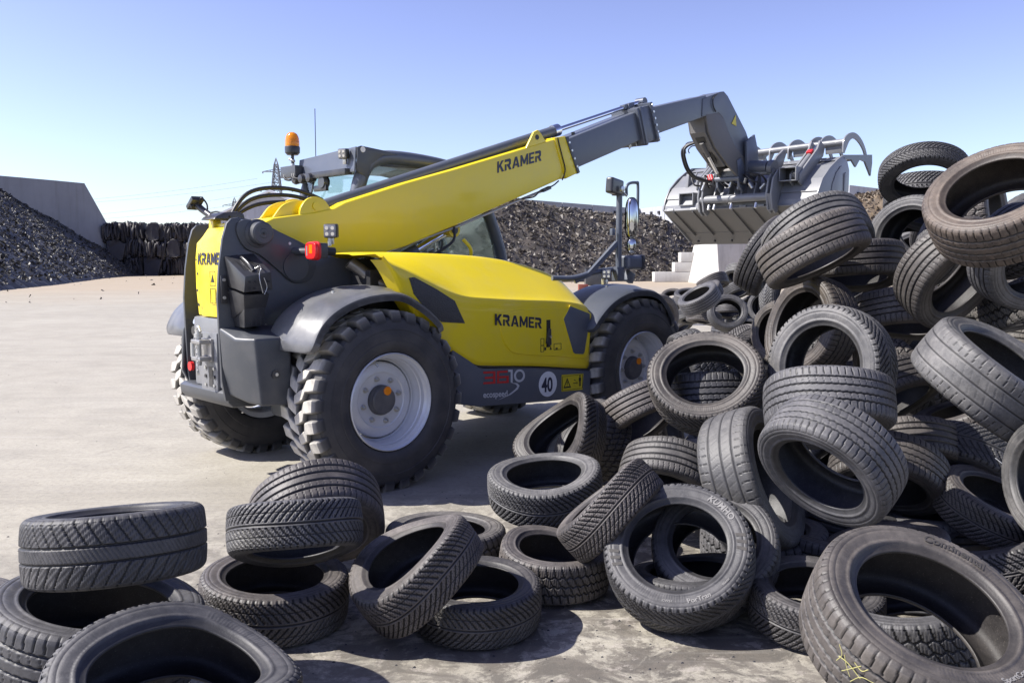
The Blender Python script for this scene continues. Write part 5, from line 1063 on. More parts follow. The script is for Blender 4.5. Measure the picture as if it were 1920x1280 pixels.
TYRES = [
    ('S', 'dark tyre cut off by the left edge of the photo', 0.596, (-2.304, 3.496, 0.166), (0.192, -0.026, 0.981), 0, None, 318),
    ('V', 'large squashed tyre in the bottom left corner with its wide hole facing up', 0.707, (-1.015, 2.601, 0.302), (0.158, -0.141, 0.977), 0, (0.04, -0.07, 0, 0.95), 130),
    ('S', 'big worn tyre lying flat under the wide tyre in the bottom left corner', 0.74, (-1.505, 3.16, 0.27), (0.182, 0.016, 0.983), 0, None, 183),
    ('A', 'wide winter tyre on top of the bottom left stack, diagonal tread towards the camera', 0.621, (-1.427, 3.174, 0.599), (-0.072, 0.175, 0.982), 0, None, 353),
    ('R', 'ribbed tyre leaning behind the herringbone tyre, just below the big rear wheel', 0.67, (-0.984, 4.475, 0.332), (0.222, -0.714, -0.664), 0, None, 333),
    ('V', 'herringbone winter tyre resting on a flat tyre left of the leaning tyre', 0.603, (-0.935, 3.807, 0.448), (0.116, -0.422, -0.899), 0, None, 271),
    ('V', 'flat tyre on the concrete beneath the herringbone winter tyre', 0.654, (-1.057, 3.904, 0.133), (0.062, -0.048, 0.997), 0, None, 14),
    ('V', 'slumped tyre leaning to the right on a flat tyre in the middle foreground', 0.612, (-0.41, 3.784, 0.293), (-0.529, -0.174, 0.831), 0, (0.03, 0.06, 30, 0), 238),
    ('V', 'flat tyre under the leaning one, casting a round shadow on the concrete', 0.58, (-0.159, 3.868, 0.121), (0.016, -0.086, 0.996), 0, None, 127),
    ('B', 'flat tyre behind the leaning one, mostly hidden, with a pale top', 0.639, (-0.349, 4.627, 0.12), (0.019, 0.017, 1.0), 1, None, 332),
    ('V', 'pale dusty tyre lying level on top of another in the middle of the photo', 0.62, (0.184, 4.904, 0.365), (-0.078, -0.199, 0.977), 1, None, 26),
    ('B', 'flat tyre beneath the pale dusty level tyre, half in shade', 0.56, (0.207, 4.322, 0.126), (0.08, -0.063, 0.995), 0, None, 80),
    ('V', 'narrow winter tyre seen from its feathered tread, leaning left of the lettered tyre', 0.568, (0.463, 4.181, 0.443), (-0.669, 0.219, 0.71), 0, None, 57),
    ('V', 'pale lettered tyre standing propped up in the middle foreground', 0.662, (0.744, 3.914, 0.305), (-0.221, -0.641, 0.735), 0, None, 190),
    ('S', 'tyre peeping out at the right behind the propped up pale lettered tyre', 0.584, (0.944, 4.081, 0.275), (-0.226, -0.626, 0.746), 0, None, 240),
    ('R', 'ribbed tyre seen through the hole of the propped up pale lettered tyre', 0.527, (0.817, 4.028, 0.12), (-0.089, 0.04, 0.995), 0, None, 126),
    ('V', 'crumpled tyre with an oblong hole in front of the yellow warning sticker', 0.66, (0.362, 5.972, 0.446), (-0.717, -0.458, 0.525), 0, (0.07, 0.12, 40, 0), 194),
    ('B', 'dark tyre pressed against the back of the crumpled tyre by the front wheel', 0.64, (0.558, 6.242, 0.332), (-0.789, -0.294, 0.54), 0, None, 278),
    ('R', 'flat tyre in full shade between the crumpled tyre and the silver ribbed tyre', 0.55, (0.808, 6.548, 0.156), (-0.03, -0.046, 0.998), 0, None, 52),
    ('R', 'shaded ribbed tyre leaning against the front wheel of the loader', 0.631, (0.887, 6.253, 0.548), (0.428, -0.511, -0.745), 0, None, 293),
    ('R', 'tyre with sunlit ribs tucked under the left side of the nearest big open ring', 0.576, (1.168, 7.011, 0.328), (0.895, -0.377, 0.239), 0, None, 127),
    ('V', 'leftmost large open ring tyre, right beside the front wheel', 0.64, (1.104, 5.075, 0.932), (-0.268, -0.707, 0.654), 1, None, 6),
    ('S', 'tyre with shoulder slots seen low through the leftmost large open ring', 0.66, (1.217, 5.422, 0.76), (-0.081, -0.376, -0.923), 0, None, 110),
    ('B', 'dark tyre seen in the upper half of the leftmost large open ring', 0.66, (1.507, 7.403, 0.724), (-0.936, -0.169, -0.308), 0, None, 208),
    ('R', 'silvery ribbed tyre above the left shoulder of the propped up pale lettered tyre', 0.585, (0.908, 5.007, 0.407), (-0.345, -0.52, -0.782), 1, None, 143),
    ('S', 'tyre lying face up directly above the silvery ribbed tyre', 0.585, (1.167, 5.814, 0.249), (-0.17, -0.173, 0.97), 1, None, 93),
    ('B', 'tyre wedged between the silvery ribbed tyre and the tall upright tread', 0.568, (1.362, 6.342, 0.25), (0.572, -0.488, -0.659), 0, None, 199),
    ('P', 'tall worn tyre standing on edge with its pale smooth tread to the left', 0.73, (1.209, 4.458, 0.512), (0.801, -0.474, 0.367), 1, None, 81),
    ('S', 'large tyre tipped forward with sharp shoulder slots and dark hole facing down left', 0.585, (1.32, 3.679, 0.786), (-0.652, -0.483, -0.584), 0, None, 36),
    ('S', 'tyre with a wavy tread edge lying over the big dark opening of the tipped tyre', 0.622, (1.514, 4.27, 0.916), (-0.068, -0.466, -0.882), 0, None, 71),
    ('R', 'bright ribbed tyre to the right of the tipped tyre with slots', 0.61, (2.231, 5.031, 0.526), (-0.054, -0.573, -0.818), 0, None, 316),
    ('V', 'largest open ring tyre in the centre of the pile', 0.68, (1.731, 4.869, 1.036), (-0.756, -0.638, 0.146), 1, None, 316),
    ('B', 'block tread tyre standing upright inside the largest open ring', 0.612, (2.434, 6.903, 0.895), (0.885, -0.412, 0.215), 0, None, 227),
    ('R', 'tyre seen low inside the largest open ring of the pile', 0.68, (2.945, 8.801, 0.568), (-0.144, -0.29, -0.946), 0, None, 64),
    ('S', 'brownish open ring tyre just above the left of the largest ring', 0.65, (1.933, 5.82, 1.186), (-0.883, -0.421, 0.207), 2, None, 67),
    ('V', 'narrow ring tyre peeping out left of the brownish open ring', 0.576, (2.328, 7.801, 0.998), (-0.927, -0.348, 0.139), 1, None, 0),
    ('R', 'upper of the two big ribbed tyres right below the loader bucket', 0.744, (2.129, 6.328, 1.768), (0.218, -0.556, -0.802), 1, None, 2),
    ('R', 'lower of the two big ribbed tyres right below the loader bucket', 0.66, (1.814, 5.469, 1.682), (0.372, -0.302, -0.878), 1, None, 107),
    ('R', 'half shaded ribbed tyre under the two big ribbed tyres', 0.64, (2.298, 6.046, 1.587), (-0.039, -0.221, -0.974), 0, None, 110),
    ('R', 'dark ribbed tyre sticking out left of the two big ribbed tyres', 0.66, (2.098, 7.504, 1.662), (0.781, -0.334, -0.527), 0, None, 84),
    ('S', 'curved arch of a tyre between the brownish ring and the slotted tread below', 0.64, (3.088, 7.483, 1.154), (-0.951, -0.281, 0.126), 2, None, 85),
    ('S', 'tyre with slotted shoulders lying right behind the largest open ring', 0.64, (2.562, 5.891, 1.266), (-0.08, -0.26, -0.962), 0, None, 148),
    ('V', 'tyre end with a bright round sidewall poking out of the shade', 0.6, (4.589, 9.758, 0.917), (-0.666, -0.253, 0.702), 1, None, 160),
    ('N', 'topmost winter tyre of the pile with sky showing through its hole', 0.62, (2.972, 6.583, 2.218), (-0.18, -0.532, -0.827), 0, None, 101),
    ('V', 'winter tyre directly below the topmost tyre of the pile', 0.699, (3.303, 7.213, 2.084), (-0.232, -0.309, -0.922), 0, None, 276),
    ('S', 'upright open tyre with a bright rim below the topmost tyres', 0.66, (2.808, 6.291, 1.747), (-0.869, -0.457, 0.189), 1, None, 347),
    ('S', 'large brown weathered tyre at the top right of the pile', 0.68, (2.374, 4.424, 1.886), (-0.54, -0.433, 0.722), 3, None, 320),
    ('B', 'tyre seen through the hole of the large brown tyre', 0.6, (2.801, 5.452, 1.904), (0.757, -0.64, 0.134), 2, None, 104),
    ('R', 'tyre with a sunlit ribbed patch in the shade below the large brown tyre', 0.64, (2.484, 5.105, 1.551), (0.367, -0.736, -0.569), 2, None, 93),
    ('R', 'ribbed tyre with a dark sidewall at the right edge below the large brown tyre', 0.585, (2.695, 4.739, 1.635), (0.18, -0.94, -0.292), 0, None, 353),
    ('B', 'tyre with coarse square blocks near the right edge', 0.64, (3.539, 6.555, 1.271), (-0.148, -0.124, -0.981), 1, None, 100),
    ('B', 'coarse zigzag tread tyre touching the right edge of the photo', 0.68, (3.119, 5.375, 1.372), (0.232, -0.336, -0.913), 1, None, 196),
    ('R', 'smooth crushed tyre at the right edge above the long leaning tyre', 0.621, (2.941, 4.989, 0.978), (-0.247, -0.162, 0.956), 1, (0.1, 0.12, 20, 0), 152),
    ('R', 'second crushed smooth tyre at the right edge above the long leaning tyre', 0.64, (3.457, 5.988, 1.012), (-0.223, -0.16, -0.961), 1, None, 11),
    ('P', 'long leaning tyre with a wide pale tread on the right of the pile', 0.721, (2.294, 4.294, 1.057), (0.443, -0.414, 0.795), 1, None, 184),
    ('V', 'dark tyre with a chalk cross in the shade above the huge lettered tyre', 0.72, (2.567, 5.039, 0.403), (-0.522, -0.54, -0.66), 0, None, 212),
    ('P', 'twisted tyre with a sunlit neck under the long leaning tyre', 0.585, (3.052, 5.793, 0.325), (0.685, -0.564, 0.461), 1, (0.08, 0.14, 0, 0), 84),
    ('P', 'oval tyre standing at the right edge with a bright bead', 0.585, (2.32, 3.707, 0.69), (-0.997, 0.018, 0.073), 1, (-0.1, 0, 90, 0), 74),
    ('S', 'huge tyre with dark raised lettering and yellow chalk marks in the bottom right corner', 0.72, (1.314, 2.82, 0.429), (0.135, -0.454, 0.881), 2, None, 135),
    ('V', 'tyre half hidden between the two lettered tyres in the foreground', 0.572, (1.318, 3.801, 0.135), (0.008, -0.145, 0.989), 0, None, 33),
    ('B', 'dark tyre lying flat inside the hole of the huge lettered tyre', 0.649, (1.622, 3.554, 0.175), (-0.193, -0.034, 0.981), 0, None, 169),
    ('R', 'ribbed tyre behind the upper right rim of the huge lettered tyre', 0.591, (2.135, 3.896, 0.126), (-0.021, -0.064, 0.998), 0, None, 154),
    ('R', 'dark tyre lying flat in the shade just above the huge lettered tyre', 0.6, (1.821, 4.266, 0.169), (-0.204, 0.053, 0.977), 0, None, 308),
    ('S', 'dark tyre lying flat in the shade below the tipped tyre with sharp slots', 0.634, (1.634, 4.526, 0.145), (0.05, -0.074, 0.996), 0, None, 300),
    ('V', 'dark tyre lying flat in the shade left of the oval tyre at the right edge', 0.624, (2.363, 4.281, 0.192), (-0.285, 0.095, 0.954), 0, None, 1),
    ('R', 'dark tyre lying flat beneath the tyre with the chalk cross', 0.667, (2.322, 4.805, 0.161), (-0.126, -0.008, 0.992), 0, None, 305),
    ('B', 'dark tyre lying flat behind the foot of the tall upright tyre', 0.631, (1.308, 4.584, 0.135), (-0.014, -0.077, 0.997), 0, None, 347),
    ('S', 'shaded slotted tyre wedged under the right side of the tipped tyre', 0.603, (2.027, 4.781, 0.462), (-0.314, -0.569, -0.76), 0, None, 173),
    ('R', 'shaded ribbed tyre glimpsed through the opening of the tipped tyre', 0.65, (1.836, 4.911, 0.201), (0.225, -0.104, 0.969), 0, None, 33),
    ('V', 'shaded winter tyre between the chalk crossed tyre and the oval tyre', 0.585, (2.481, 4.544, 0.341), (0.247, -0.307, 0.919), 0, None, 158),
    ('R', 'shaded ribbed tyre between the silvery ribbed tyre and the tall upright tyre', 0.603, (1.317, 5.269, 0.191), (-0.151, -0.034, 0.988), 0, None, 181),
    ('S', 'shaded tyre filling the gap left of the long leaning tyre', 0.68, (2.656, 6.029, 0.343), (0.512, -0.484, 0.709), 0, None, 156),
    ('R', 'shaded ribbed tyre showing right of the largest open ring', 0.603, (2.412, 5.669, 0.789), (0.319, -0.59, -0.742), 0, None, 246),
    ('R', 'smallest open ring lying at the far left end of the distant heap', 0.62, (4.084, 22.872, 0.646), (-0.243, -0.746, 0.621), 0, None, 356),
    ('R', 'sliver of tyre behind the far left end of the distant heap', 0.62, (3.683, 18.762, 0.858), (-0.067, -0.311, 0.948), 0, None, 161),
    ('R', 'dark tyre face up below the smallest ring of the distant heap', 0.62, (3.61, 19.457, 0.597), (-0.245, -0.527, 0.814), 0, None, 94),
    ('R', 'tyre tilted to the right with a slanted slot opening in the distant heap', 0.64, (2.818, 13.554, 1.038), (-0.5, -0.195, 0.844), 0, None, 246),
    ('R', 'tyre just behind the tilted one with the slanted opening', 0.62, (3.413, 15.923, 1.031), (-0.446, -0.248, 0.86), 0, None, 241),
    ('R', 'curved tyre showing behind the front mudguard of the loader', 0.64, (1.936, 12.098, 0.857), (0.476, -0.876, -0.075), 0, None, 90),
    ('R', 'little sunlit tyre between the front mudguard and the leftmost large ring', 0.54, (3.561, 19.01, 0.257), (0.413, -0.445, -0.795), 1, None, 29),
    ('R', 'shaded tyre under the tilted tyre of the distant heap', 0.62, (3.49, 16.353, 0.593), (-0.194, -0.149, -0.97), 0, None, 131),
    ('R', 'round open ring facing the camera in the distant heap', 0.62, (3.451, 14.443, 0.783), (-0.024, -0.92, 0.39), 0, None, 11),
    ('R', 'little upright tyre left of the standing rib tread in the distant heap', 0.62, (4.797, 20.221, 1.087), (-0.889, -0.366, -0.276), 0, None, 183),
    ('R', 'ribbed tyre just above the round open ring of the distant heap', 0.584, (4.581, 18.328, 1.028), (0.243, -0.403, -0.882), 0, None, 206),
    ('R', 'pale tyre lying level at the top of the distant heap', 0.62, (5.017, 18.756, 1.095), (0.085, -0.063, 0.994), 1, None, 9),
    ('R', 'ribbed tyre at the top left of the distant heap under the concrete block', 0.611, (4.822, 19.207, 1.333), (-0.339, -0.447, -0.828), 1, None, 281),
    ('R', 'small ring leaning against the pale level tyre on the distant heap', 0.62, (5.101, 19.495, 1.184), (-0.854, -0.446, 0.269), 1, None, 214),
    ('V', 'ring with a narrow hole right of the round open ring in the distant heap', 0.62, (4.463, 15.924, 0.813), (-0.837, -0.546, 0.05), 0, None, 187),
    ('B', 'small block tread tyre upright beside the lower big ribbed tyre', 0.64, (4.61, 16.446, 1.042), (0.921, -0.389, 0.013), 0, None, 192),
    ('R', 'tan rimmed tyre below the round open ring of the distant heap', 0.558, (3.941, 15.209, 0.301), (-0.512, -0.429, 0.744), 2, None, 296),
    ('R', 'small ribbed tyre sitting in the tan rimmed tyre', 0.582, (4.478, 16.923, 0.38), (-0.386, -0.075, -0.92), 1, None, 4),
    ('R', 'small dark tyre showing right above the shoulder of the leftmost large ring', 0.602, (3.812, 14.481, 0.297), (-0.121, -0.219, -0.968), 0, None, 231),
    ('R', 'dark tyre in the gap left of the little upright tyre in the distant heap', 0.62, (3.895, 17.519, 1.191), (0.283, -0.296, -0.912), 0, None, 23),
    ('R', 'shaded tyre seen through the round open ring of the distant heap', 0.629, (4.148, 17.167, 0.701), (-0.059, -0.3, -0.952), 0, None, 92),
    ('S', 'shaded tyre left of the round open ring of the distant heap', 0.639, (4.018, 17.997, 0.656), (-0.209, -0.215, -0.954), 0, None, 319),
    ('R', 'shaded tyre between the pale level tyre and the narrow holed ring', 0.62, (5.031, 18.739, 0.725), (-0.237, -0.208, 0.949), 0, None, 100),
    ('R', 'shaded tyre wedged left of the brownish open ring', 0.584, (4.418, 15.888, 0.19), (0.079, -0.254, 0.964), 0, None, 60),
    ('V', 'shaded tyre under the left end of the tilted tyre in the distant heap', 0.62, (3.481, 17.466, 0.567), (0.116, -0.34, -0.933), 0, None, 125),
    ('B', 'shaded tyre low between the leftmost large ring and the round small ring', 0.649, (4.093, 16.57, 0.245), (-0.131, -0.26, -0.957), 0, None, 236),
    ('R', 'shaded tyre deep under the narrow holed ring of the distant heap', 0.62, (4.832, 17.451, 0.365), (-0.239, -0.183, 0.953), 0, None, 176),
    ('R', 'shaded flat tyre under the round open ring of the distant heap', 0.62, (3.68, 15.847, 0.233), (-0.148, -0.197, 0.969), 0, None, 262),
    ('B', 'shaded flat tyre above the top edge of the leftmost large ring', 0.55, (3.13, 15.453, 0.215), (-0.141, -0.197, 0.97), 0, None, 181),
    ('B', 'dusty tyre buried in shade to the right of the largest open ring', 0.681, (2.829, 6.714, 0.731), (-0.939, -0.145, -0.312), 0, None, 268),
    ('V', 'dusty tyre buried in shade just below the slotted tyre behind the largest ring', 0.583, (3.351, 7.738, 0.712), (0.326, -0.71, -0.625), 0, None, 128),
    ('V', 'dusty tyre buried in shade to the right of the slotted tyre behind the largest ring', 0.64, (3.729, 7.61, 0.941), (-0.983, 0.16, -0.087), 0, None, 236),
    ('R', 'dusty tyre buried in shade just above the twisted tyre with a lit neck', 0.565, (2.711, 5.311, 0.66), (-0.382, 0.101, 0.919), 0, None, 55),
    ('R', 'dusty tyre buried in shade just above the bright ribbed tyre in mid pile', 0.725, (2.947, 6.874, 0.41), (0.413, -0.814, -0.409), 0, None, 301),
    ('V', 'dusty tyre buried in shade to the right of the leftmost large open ring', 0.64, (2.178, 8.137, 0.478), (0.362, -0.655, -0.663), 0, None, 188),
    ('R', 'dusty tyre buried in shade just above the tall upright tyre', 0.62, (1.807, 6.804, 0.35), (-0.936, -0.346, 0.065), 0, None, 151),
    ('B', 'dusty tyre buried in shade right behind the half shaded ribbed tyre', 0.64, (2.665, 7.44, 1.386), (0.347, -0.595, -0.725), 0, None, 18),
    ('R', 'dusty tyre buried in shade just above the curved tyre arch', 0.64, (3.469, 8.44, 1.348), (0.822, -0.556, 0.121), 0, None, 221),
    ('R', 'dusty tyre buried in shade to the left of the sunlit ribbed patch', 0.66, (3.773, 8.229, 1.513), (0.653, -0.635, -0.412), 0, None, 46),
    ('B', 'dusty tyre buried in shade right behind the sunlit ribbed patch', 0.725, (3.648, 7.185, 1.496), (0.57, -0.816, -0.095), 0, None, 106),
    ('V', 'dusty tyre buried in shade just below the long leaning tyre', 0.725, (4.072, 7.058, 0.603), (-0.93, -0.022, -0.367), 0, None, 174),
    ('B', 'dusty tyre buried in shade to the left of the long leaning tyre', 0.62, (3.236, 6.38, 0.727), (0.664, -0.723, 0.189), 0, None, 262),
    ('V', 'dusty tyre buried in shade just above the largest open ring', 0.62, (2.807, 8.043, 0.841), (0.317, -0.746, 0.586), 0, None, 312),
    ('B', 'dusty tyre buried in shade just below the curved tyre arch', 0.64, (3.54, 8.998, 0.803), (0.506, -0.852, 0.131), 0, None, 185),
    ('V', 'dusty tyre buried in shade right behind the second tyre from the top', 0.66, (3.447, 7.604, 1.758), (0.019, -0.762, 0.647), 0, None, 75),
    ('V', 'dusty tyre buried in shade to the right of the second tyre from the top', 0.66, (3.319, 6.646, 1.712), (0.093, -0.565, 0.82), 0, None, 174),
    ('B', 'dusty tyre buried in shade just below the large brown tyre', 0.64, (3.432, 6.063, 1.79), (-0.795, -0.068, 0.602), 0, None, 141),
    ('S', 'dusty tyre buried in shade just above the tyre with a wavy tread edge', 0.62, (2.684, 7.798, 0.252), (0.061, -0.322, 0.945), 0, None, 359),
    ('S', 'dusty tyre buried in shade right behind the tyre with a wavy tread edge', 0.583, (2.405, 6.483, 0.422), (0.398, -0.916, 0.057), 0, None, 279),
    ('V', 'dusty tyre buried in shade just above the brownish open ring', 0.66, (2.689, 8.632, 1.244), (0.326, -0.939, 0.113), 0, None, 47),
    ('R', 'dusty tyre buried in shade right behind the tipped tyre with sharp slots', 0.583, (1.873, 5.377, 0.431), (0.391, -0.718, -0.576), 0, None, 159),
    ('R', 'dusty tyre buried in shade right behind the upright open tyre with bright rim', 0.772, (4.173, 9.383, 1.597), (-0.777, -0.416, 0.473), 0, None, 351),
    ('V', 'dusty tyre buried in shade right behind the square block tyre', 0.703, (4.304, 7.522, 1.132), (-0.843, 0.195, -0.501), 0, None, 162),
    ('B', 'dusty tyre buried in shade just below the half shaded ribbed tyre', 0.64, (3.998, 9.401, 0.579), (-0.68, 0.181, 0.711), 0, None, 156),
    ('V', 'dusty tyre buried in shade just below the square block tyre', 0.64, (4.08, 8.157, 0.645), (-0.848, 0.089, -0.522), 0, None, 90),
    ('B', 'dusty tyre buried in shade just above the tyre with the chalk cross', 0.64, (3.493, 6.469, 0.353), (-0.818, -0.149, 0.555), 0, None, 40),
    ('R', 'dusty tyre buried in shade to the left of the largest open ring', 0.64, (2.244, 7.118, 0.449), (-0.991, 0.07, 0.117), 0, None, 320),
    ('V', 'dusty tyre buried in shade to the left of the brownish open ring', 0.64, (2.148, 8.548, 0.695), (0.709, -0.577, -0.406), 0, None, 76),
    ('V', 'dusty tyre buried in shade right behind the long leaning tyre', 0.62, (3.672, 6.631, 0.835), (-0.675, -0.589, -0.444), 0, None, 352),
    ('B', 'dusty tyre buried in shade to the left of the square block tyre', 0.64, (4.024, 8.097, 1.318), (0.427, -0.831, -0.356), 0, None, 158),
    ('R', 'dusty tyre buried in shade just below the second tyre from the top', 0.772, (4.11, 8.451, 1.845), (-0.505, -0.569, -0.649), 0, None, 247),
    ('B', 'dusty tyre buried in shade just above the half shaded ribbed tyre', 0.565, (2.777, 6.965, 1.723), (-0.662, 0.086, -0.744), 0, None, 82),
    ('V', 'dusty tyre buried in shade right behind the upper big ribbed tyre', 0.64, (2.876, 8.04, 1.747), (-0.411, -0.087, 0.908), 0, None, 24),
    ('S', 'dusty tyre buried in shade right behind the curved tyre arch', 0.64, (4.045, 9.933, 1.165), (0.188, -0.931, 0.313), 0, None, 41),
    ('V', 'dusty tyre buried in shade right behind the brownish open ring', 0.64, (2.741, 9.102, 0.848), (0.417, -0.824, -0.384), 0, None, 307),
    ('S', 'dusty tyre buried in shade just below the brownish open ring', 0.64, (3.138, 8.439, 0.5), (0.365, -0.894, -0.261), 0, None, 273),
]
# ================================================================ CAR TYRES
WD = dict(N=.25, P=.37, R=.36, V=.33, S=.37, B=.35, A=.385)
NU = 512
def tread_groove(ty, U, Vv):
    """groove depth 0..1; U = turns*1 around, Vv = -1..1 across the tread"""
    g = np.zeros_like(U)
    def line(c, w): return np.clip(2.4-np.abs(Vv-c)/w*2.4, 0, 1)
    def saw(ph, duty): f = ph-np.floor(ph); return np.clip((duty-np.abs(f-.5)*2+.0)/duty*3.0, 0, 1)*(np.abs(f-.5)*2 < duty)
    av = np.abs(Vv)
    if ty == 'R':
        for c in (-.56, -.2, .2, .56): g = np.maximum(g, line(c, .055))
        g = np.maximum(g, .75*saw(U*64+.4*Vv, .14)*(av > .66)); g = np.maximum(g, .35*saw(U*64+.9*Vv, .12)*((av < .5) & (av > .26)))
    elif ty in 'VN':
        ph = U*62+1.9*av+.9*av**2; g = np.maximum(g, saw(ph, .34)*(av > .10)); g = np.maximum(g, line(0.0, .05)*.8)
        g = np.maximum(g, .45*saw(U*186+2.5*av, .30)*(av > .12)); g = np.maximum(g, .8*line(.55, .03)+.8*line(-.55, .03))
    elif ty == 'S':
        for c in (-.52, -.16, .2, .54): g = np.maximum(g, line(c+.012*np.sin(U*2*PI*60), .045))
        g = np.maximum(g, .95*saw(U*60+.25*Vv, .15)*(av > .62)); g = np.maximum(g, .45*saw(U*60+.9*Vv, .10)*((av < .50) & (av > .22)))
    elif ty == 'P':
        for c in (-.5, 0.02, .5): g = np.maximum(g, .55*line(c, .04))
        g = np.maximum(g, .75*saw(U*52+.35*av, .10)*(av > .62)); g = np.maximum(g, .25*saw(U*52+1.4*Vv, .10)*((av < .42) & (av > .08)))
    elif ty == 'B':
        zz = .07*(2*np.abs((U*46) % 1-.5)*2-1)
        for c in (-.5, 0., .5): g = np.maximum(g, line(c+zz, .06))
        g = np.maximum(g, saw(U*46+.6*Vv, .22)*(av > .5)); g = np.maximum(g, saw(U*46+.5+1.2*Vv, .18)*(av <= .5)); g = np.maximum(g, .4*saw(U*184+.5*Vv, .3))
    elif ty == 'A':
        g = np.maximum(line(-.28, .045), line(.24, .045)); g = np.maximum(g, saw(U*44+1.5*Vv, .16)*(Vv > .28)); g = np.maximum(g, saw(U*44-1.3*Vv, .16)*(Vv < -.3))
        g = np.maximum(g, .45*saw(U*220+2.2*Vv, .3)*(av > .3)); g = np.maximum(g, .4*saw(U*120+4*Vv, .25)*(av <= .24))
    return np.clip(g, 0, 1)*(av < .985)
def grid_mesh(name, P, mat, dark_mask=None, flip=False):
    """P: (m, n, 3) rows across, n around (closed)"""
    m, n, _ = P.shape; V = P.reshape(-1, 3)
    i = np.arange(m-1)[:, None]*n; j = np.arange(n)[None, :]; j2 = (j+1) % n
    q = np.stack([i+j, i+j2, i+n+j2, i+n+j], -1).reshape(-1, 4)
    if flip: q = q[:, ::-1]
    me = bpy.data.meshes.new(name); me.vertices.add(len(V)); me.vertices.foreach_set('co', V.astype(np.float32).ravel())
    me.loops.add(q.size); me.loops.foreach_set('vertex_index', q.astype(np.int32).ravel())
    me.polygons.add(len(q)); me.polygons.foreach_set('loop_start', np.arange(0, q.size, 4, dtype=np.int32)); me.polygons.foreach_set('use_smooth', np.ones(len(q), dtype=bool))
    me.update(calc_edges=True); me.validate(); me.materials.append(mat)
    if dark_mask is not None:
        a = me.attributes.new('dark_mask', 'FLOAT', 'POINT'); a.data.foreach_set('value', dark_mask.astype(np.float32).ravel())
    return me
def deform(P, sq):
    if not sq: return P
    s, k, ang, sqr = sq; a = R(ang); x, y, z = P[..., 0], P[..., 1], P[..., 2]
    u = x*math.cos(a)+y*math.sin(a); v = -x*math.sin(a)+y*math.cos(a)
    if sqr:   # towards a rounded rectangle
        r = np.hypot(u, v)+1e-9; e = 2+2.2*sqr; f = (np.abs(u/r)**e+np.abs(v/r)**e)**(-1/e); f = 1+(f-1)*.45; u = u*f; v = v*f*.98
    u2 = u*(1+s); v2 = v*(1-s*1.5); z2 = z+k*(u*u-v*v)/.25
    v2 = v2*(1-.5*abs(k)*np.clip(np.abs(u)*2, 0, 1)**2)
    # a dent where the casing caved in
    th = np.arctan2(v, u); dent = np.exp(-((th-.6)/.35)**2)*abs(k)*.55; u2 = u2*(1-dent); v2 = v2*(1-dent)
    return np.stack([u2*math.cos(a)-v2*math.sin(a), u2*math.sin(a)+v2*math.cos(a), z2], -1)
def tyre_meshes(ty, sq=None):
    w = WD[ty]/2; tw = w*.88; NV = 72
    th = np.linspace(0, 2*PI, NU, endpoint=False)
    v = np.linspace(-1, 1, NV)
    # insert columns near groove edges by using an even fine grid
    U, Vv = np.meshgrid(th/(2*PI), v); g = tread_groove(ty, U, Vv)
    crown = .5-.011*np.abs(Vv)**2.4-.006*np.clip((np.abs(Vv)-.86)/.14, 0, 1)**2
    r = crown-.0115*g; z = Vv*tw
    T = np.stack([r*np.cos(U*2*PI), r*np.sin(U*2*PI), z], -1)
    # sidewall: shoulder -> belly -> rim protector -> bead
    prof = [(.483,.88),(.479,.905),(.474,.93),(.467,.958),(.458,.98),(.4565,.972),(.4545,.985),(.444,.999),(.431,1.005),(.429,.993),(.427,1.004),(.412,.998),(.398,.985),(.385,.965),(.377,.958),(.374,.972),(.366,.978),(.360,.966),(.357,.935),(.349,.90),(.340,.868),(.334,.845),(.328,.838),(.3235,.825),(.3215,.80),(.3225,.765),(.327,.735)]
    NS = 280; th2 = np.linspace(0, 2*PI, NU, endpoint=False); pr = np.array(prof)
    rr = pr[:, 0][:, None]*np.ones(NU); zz = pr[:, 1][:, None]*w*np.ones(NU)
    # shoulder lugs run down onto the sidewall
    lug = tread_groove(ty, U[:1]*0+th2[None, :]/(2*PI), np.full((1, NU), .95))[0]
    for i in range(6):
        zz[i] -= .007*lug*(1-i/6); rr[i] -= .004*lug*(1-i/6)
    # fine radial ribbing in bands and moulded size marks
    for i in range(11, 16): zz[i] += .0012*(np.sin(th2*150) > 0)*(np.sin(th2*3+.5) > .2)
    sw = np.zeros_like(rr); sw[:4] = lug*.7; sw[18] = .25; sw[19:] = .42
    S1 = np.stack([rr*np.cos(th2), rr*np.sin(th2), zz], -1); S2 = S1.copy(); S2[..., 2] *= -1
    inn = np.array([(.327,.735),(.336,.76),(.35,.83),(.375,.90),(.41,.94),(.438,.93),(.458,.86),(.468,.74),(.473,.5),(.475,0),(.473,-.5),(.468,-.74),(.458,-.86),(.438,-.93),(.41,-.94),(.375,-.90),(.35,-.83),(.336,-.76),(.327,-.735)])
    n3 = 140; th3 = np.linspace(0, 2*PI, n3, endpoint=False); ri = inn[:, 0][:, None]*np.ones(n3); zi = inn[:, 1][:, None]*w*np.ones(n3)
    I = np.stack([ri*np.cos(th3), ri*np.sin(th3), zi], -1)
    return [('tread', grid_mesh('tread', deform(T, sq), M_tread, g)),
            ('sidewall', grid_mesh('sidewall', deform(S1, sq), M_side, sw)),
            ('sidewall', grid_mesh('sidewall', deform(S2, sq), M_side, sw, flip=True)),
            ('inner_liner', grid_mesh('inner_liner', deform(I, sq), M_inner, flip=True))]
TM = {}
TINT = [(.92,.92,.96,1), (1.22,1.21,1.19,1), (1.12,1.02,.93,1), (1.25,1.06,.90,1)]
rt_ = random.Random(21)
HEAP = 'used car tyres dumped in a heap'
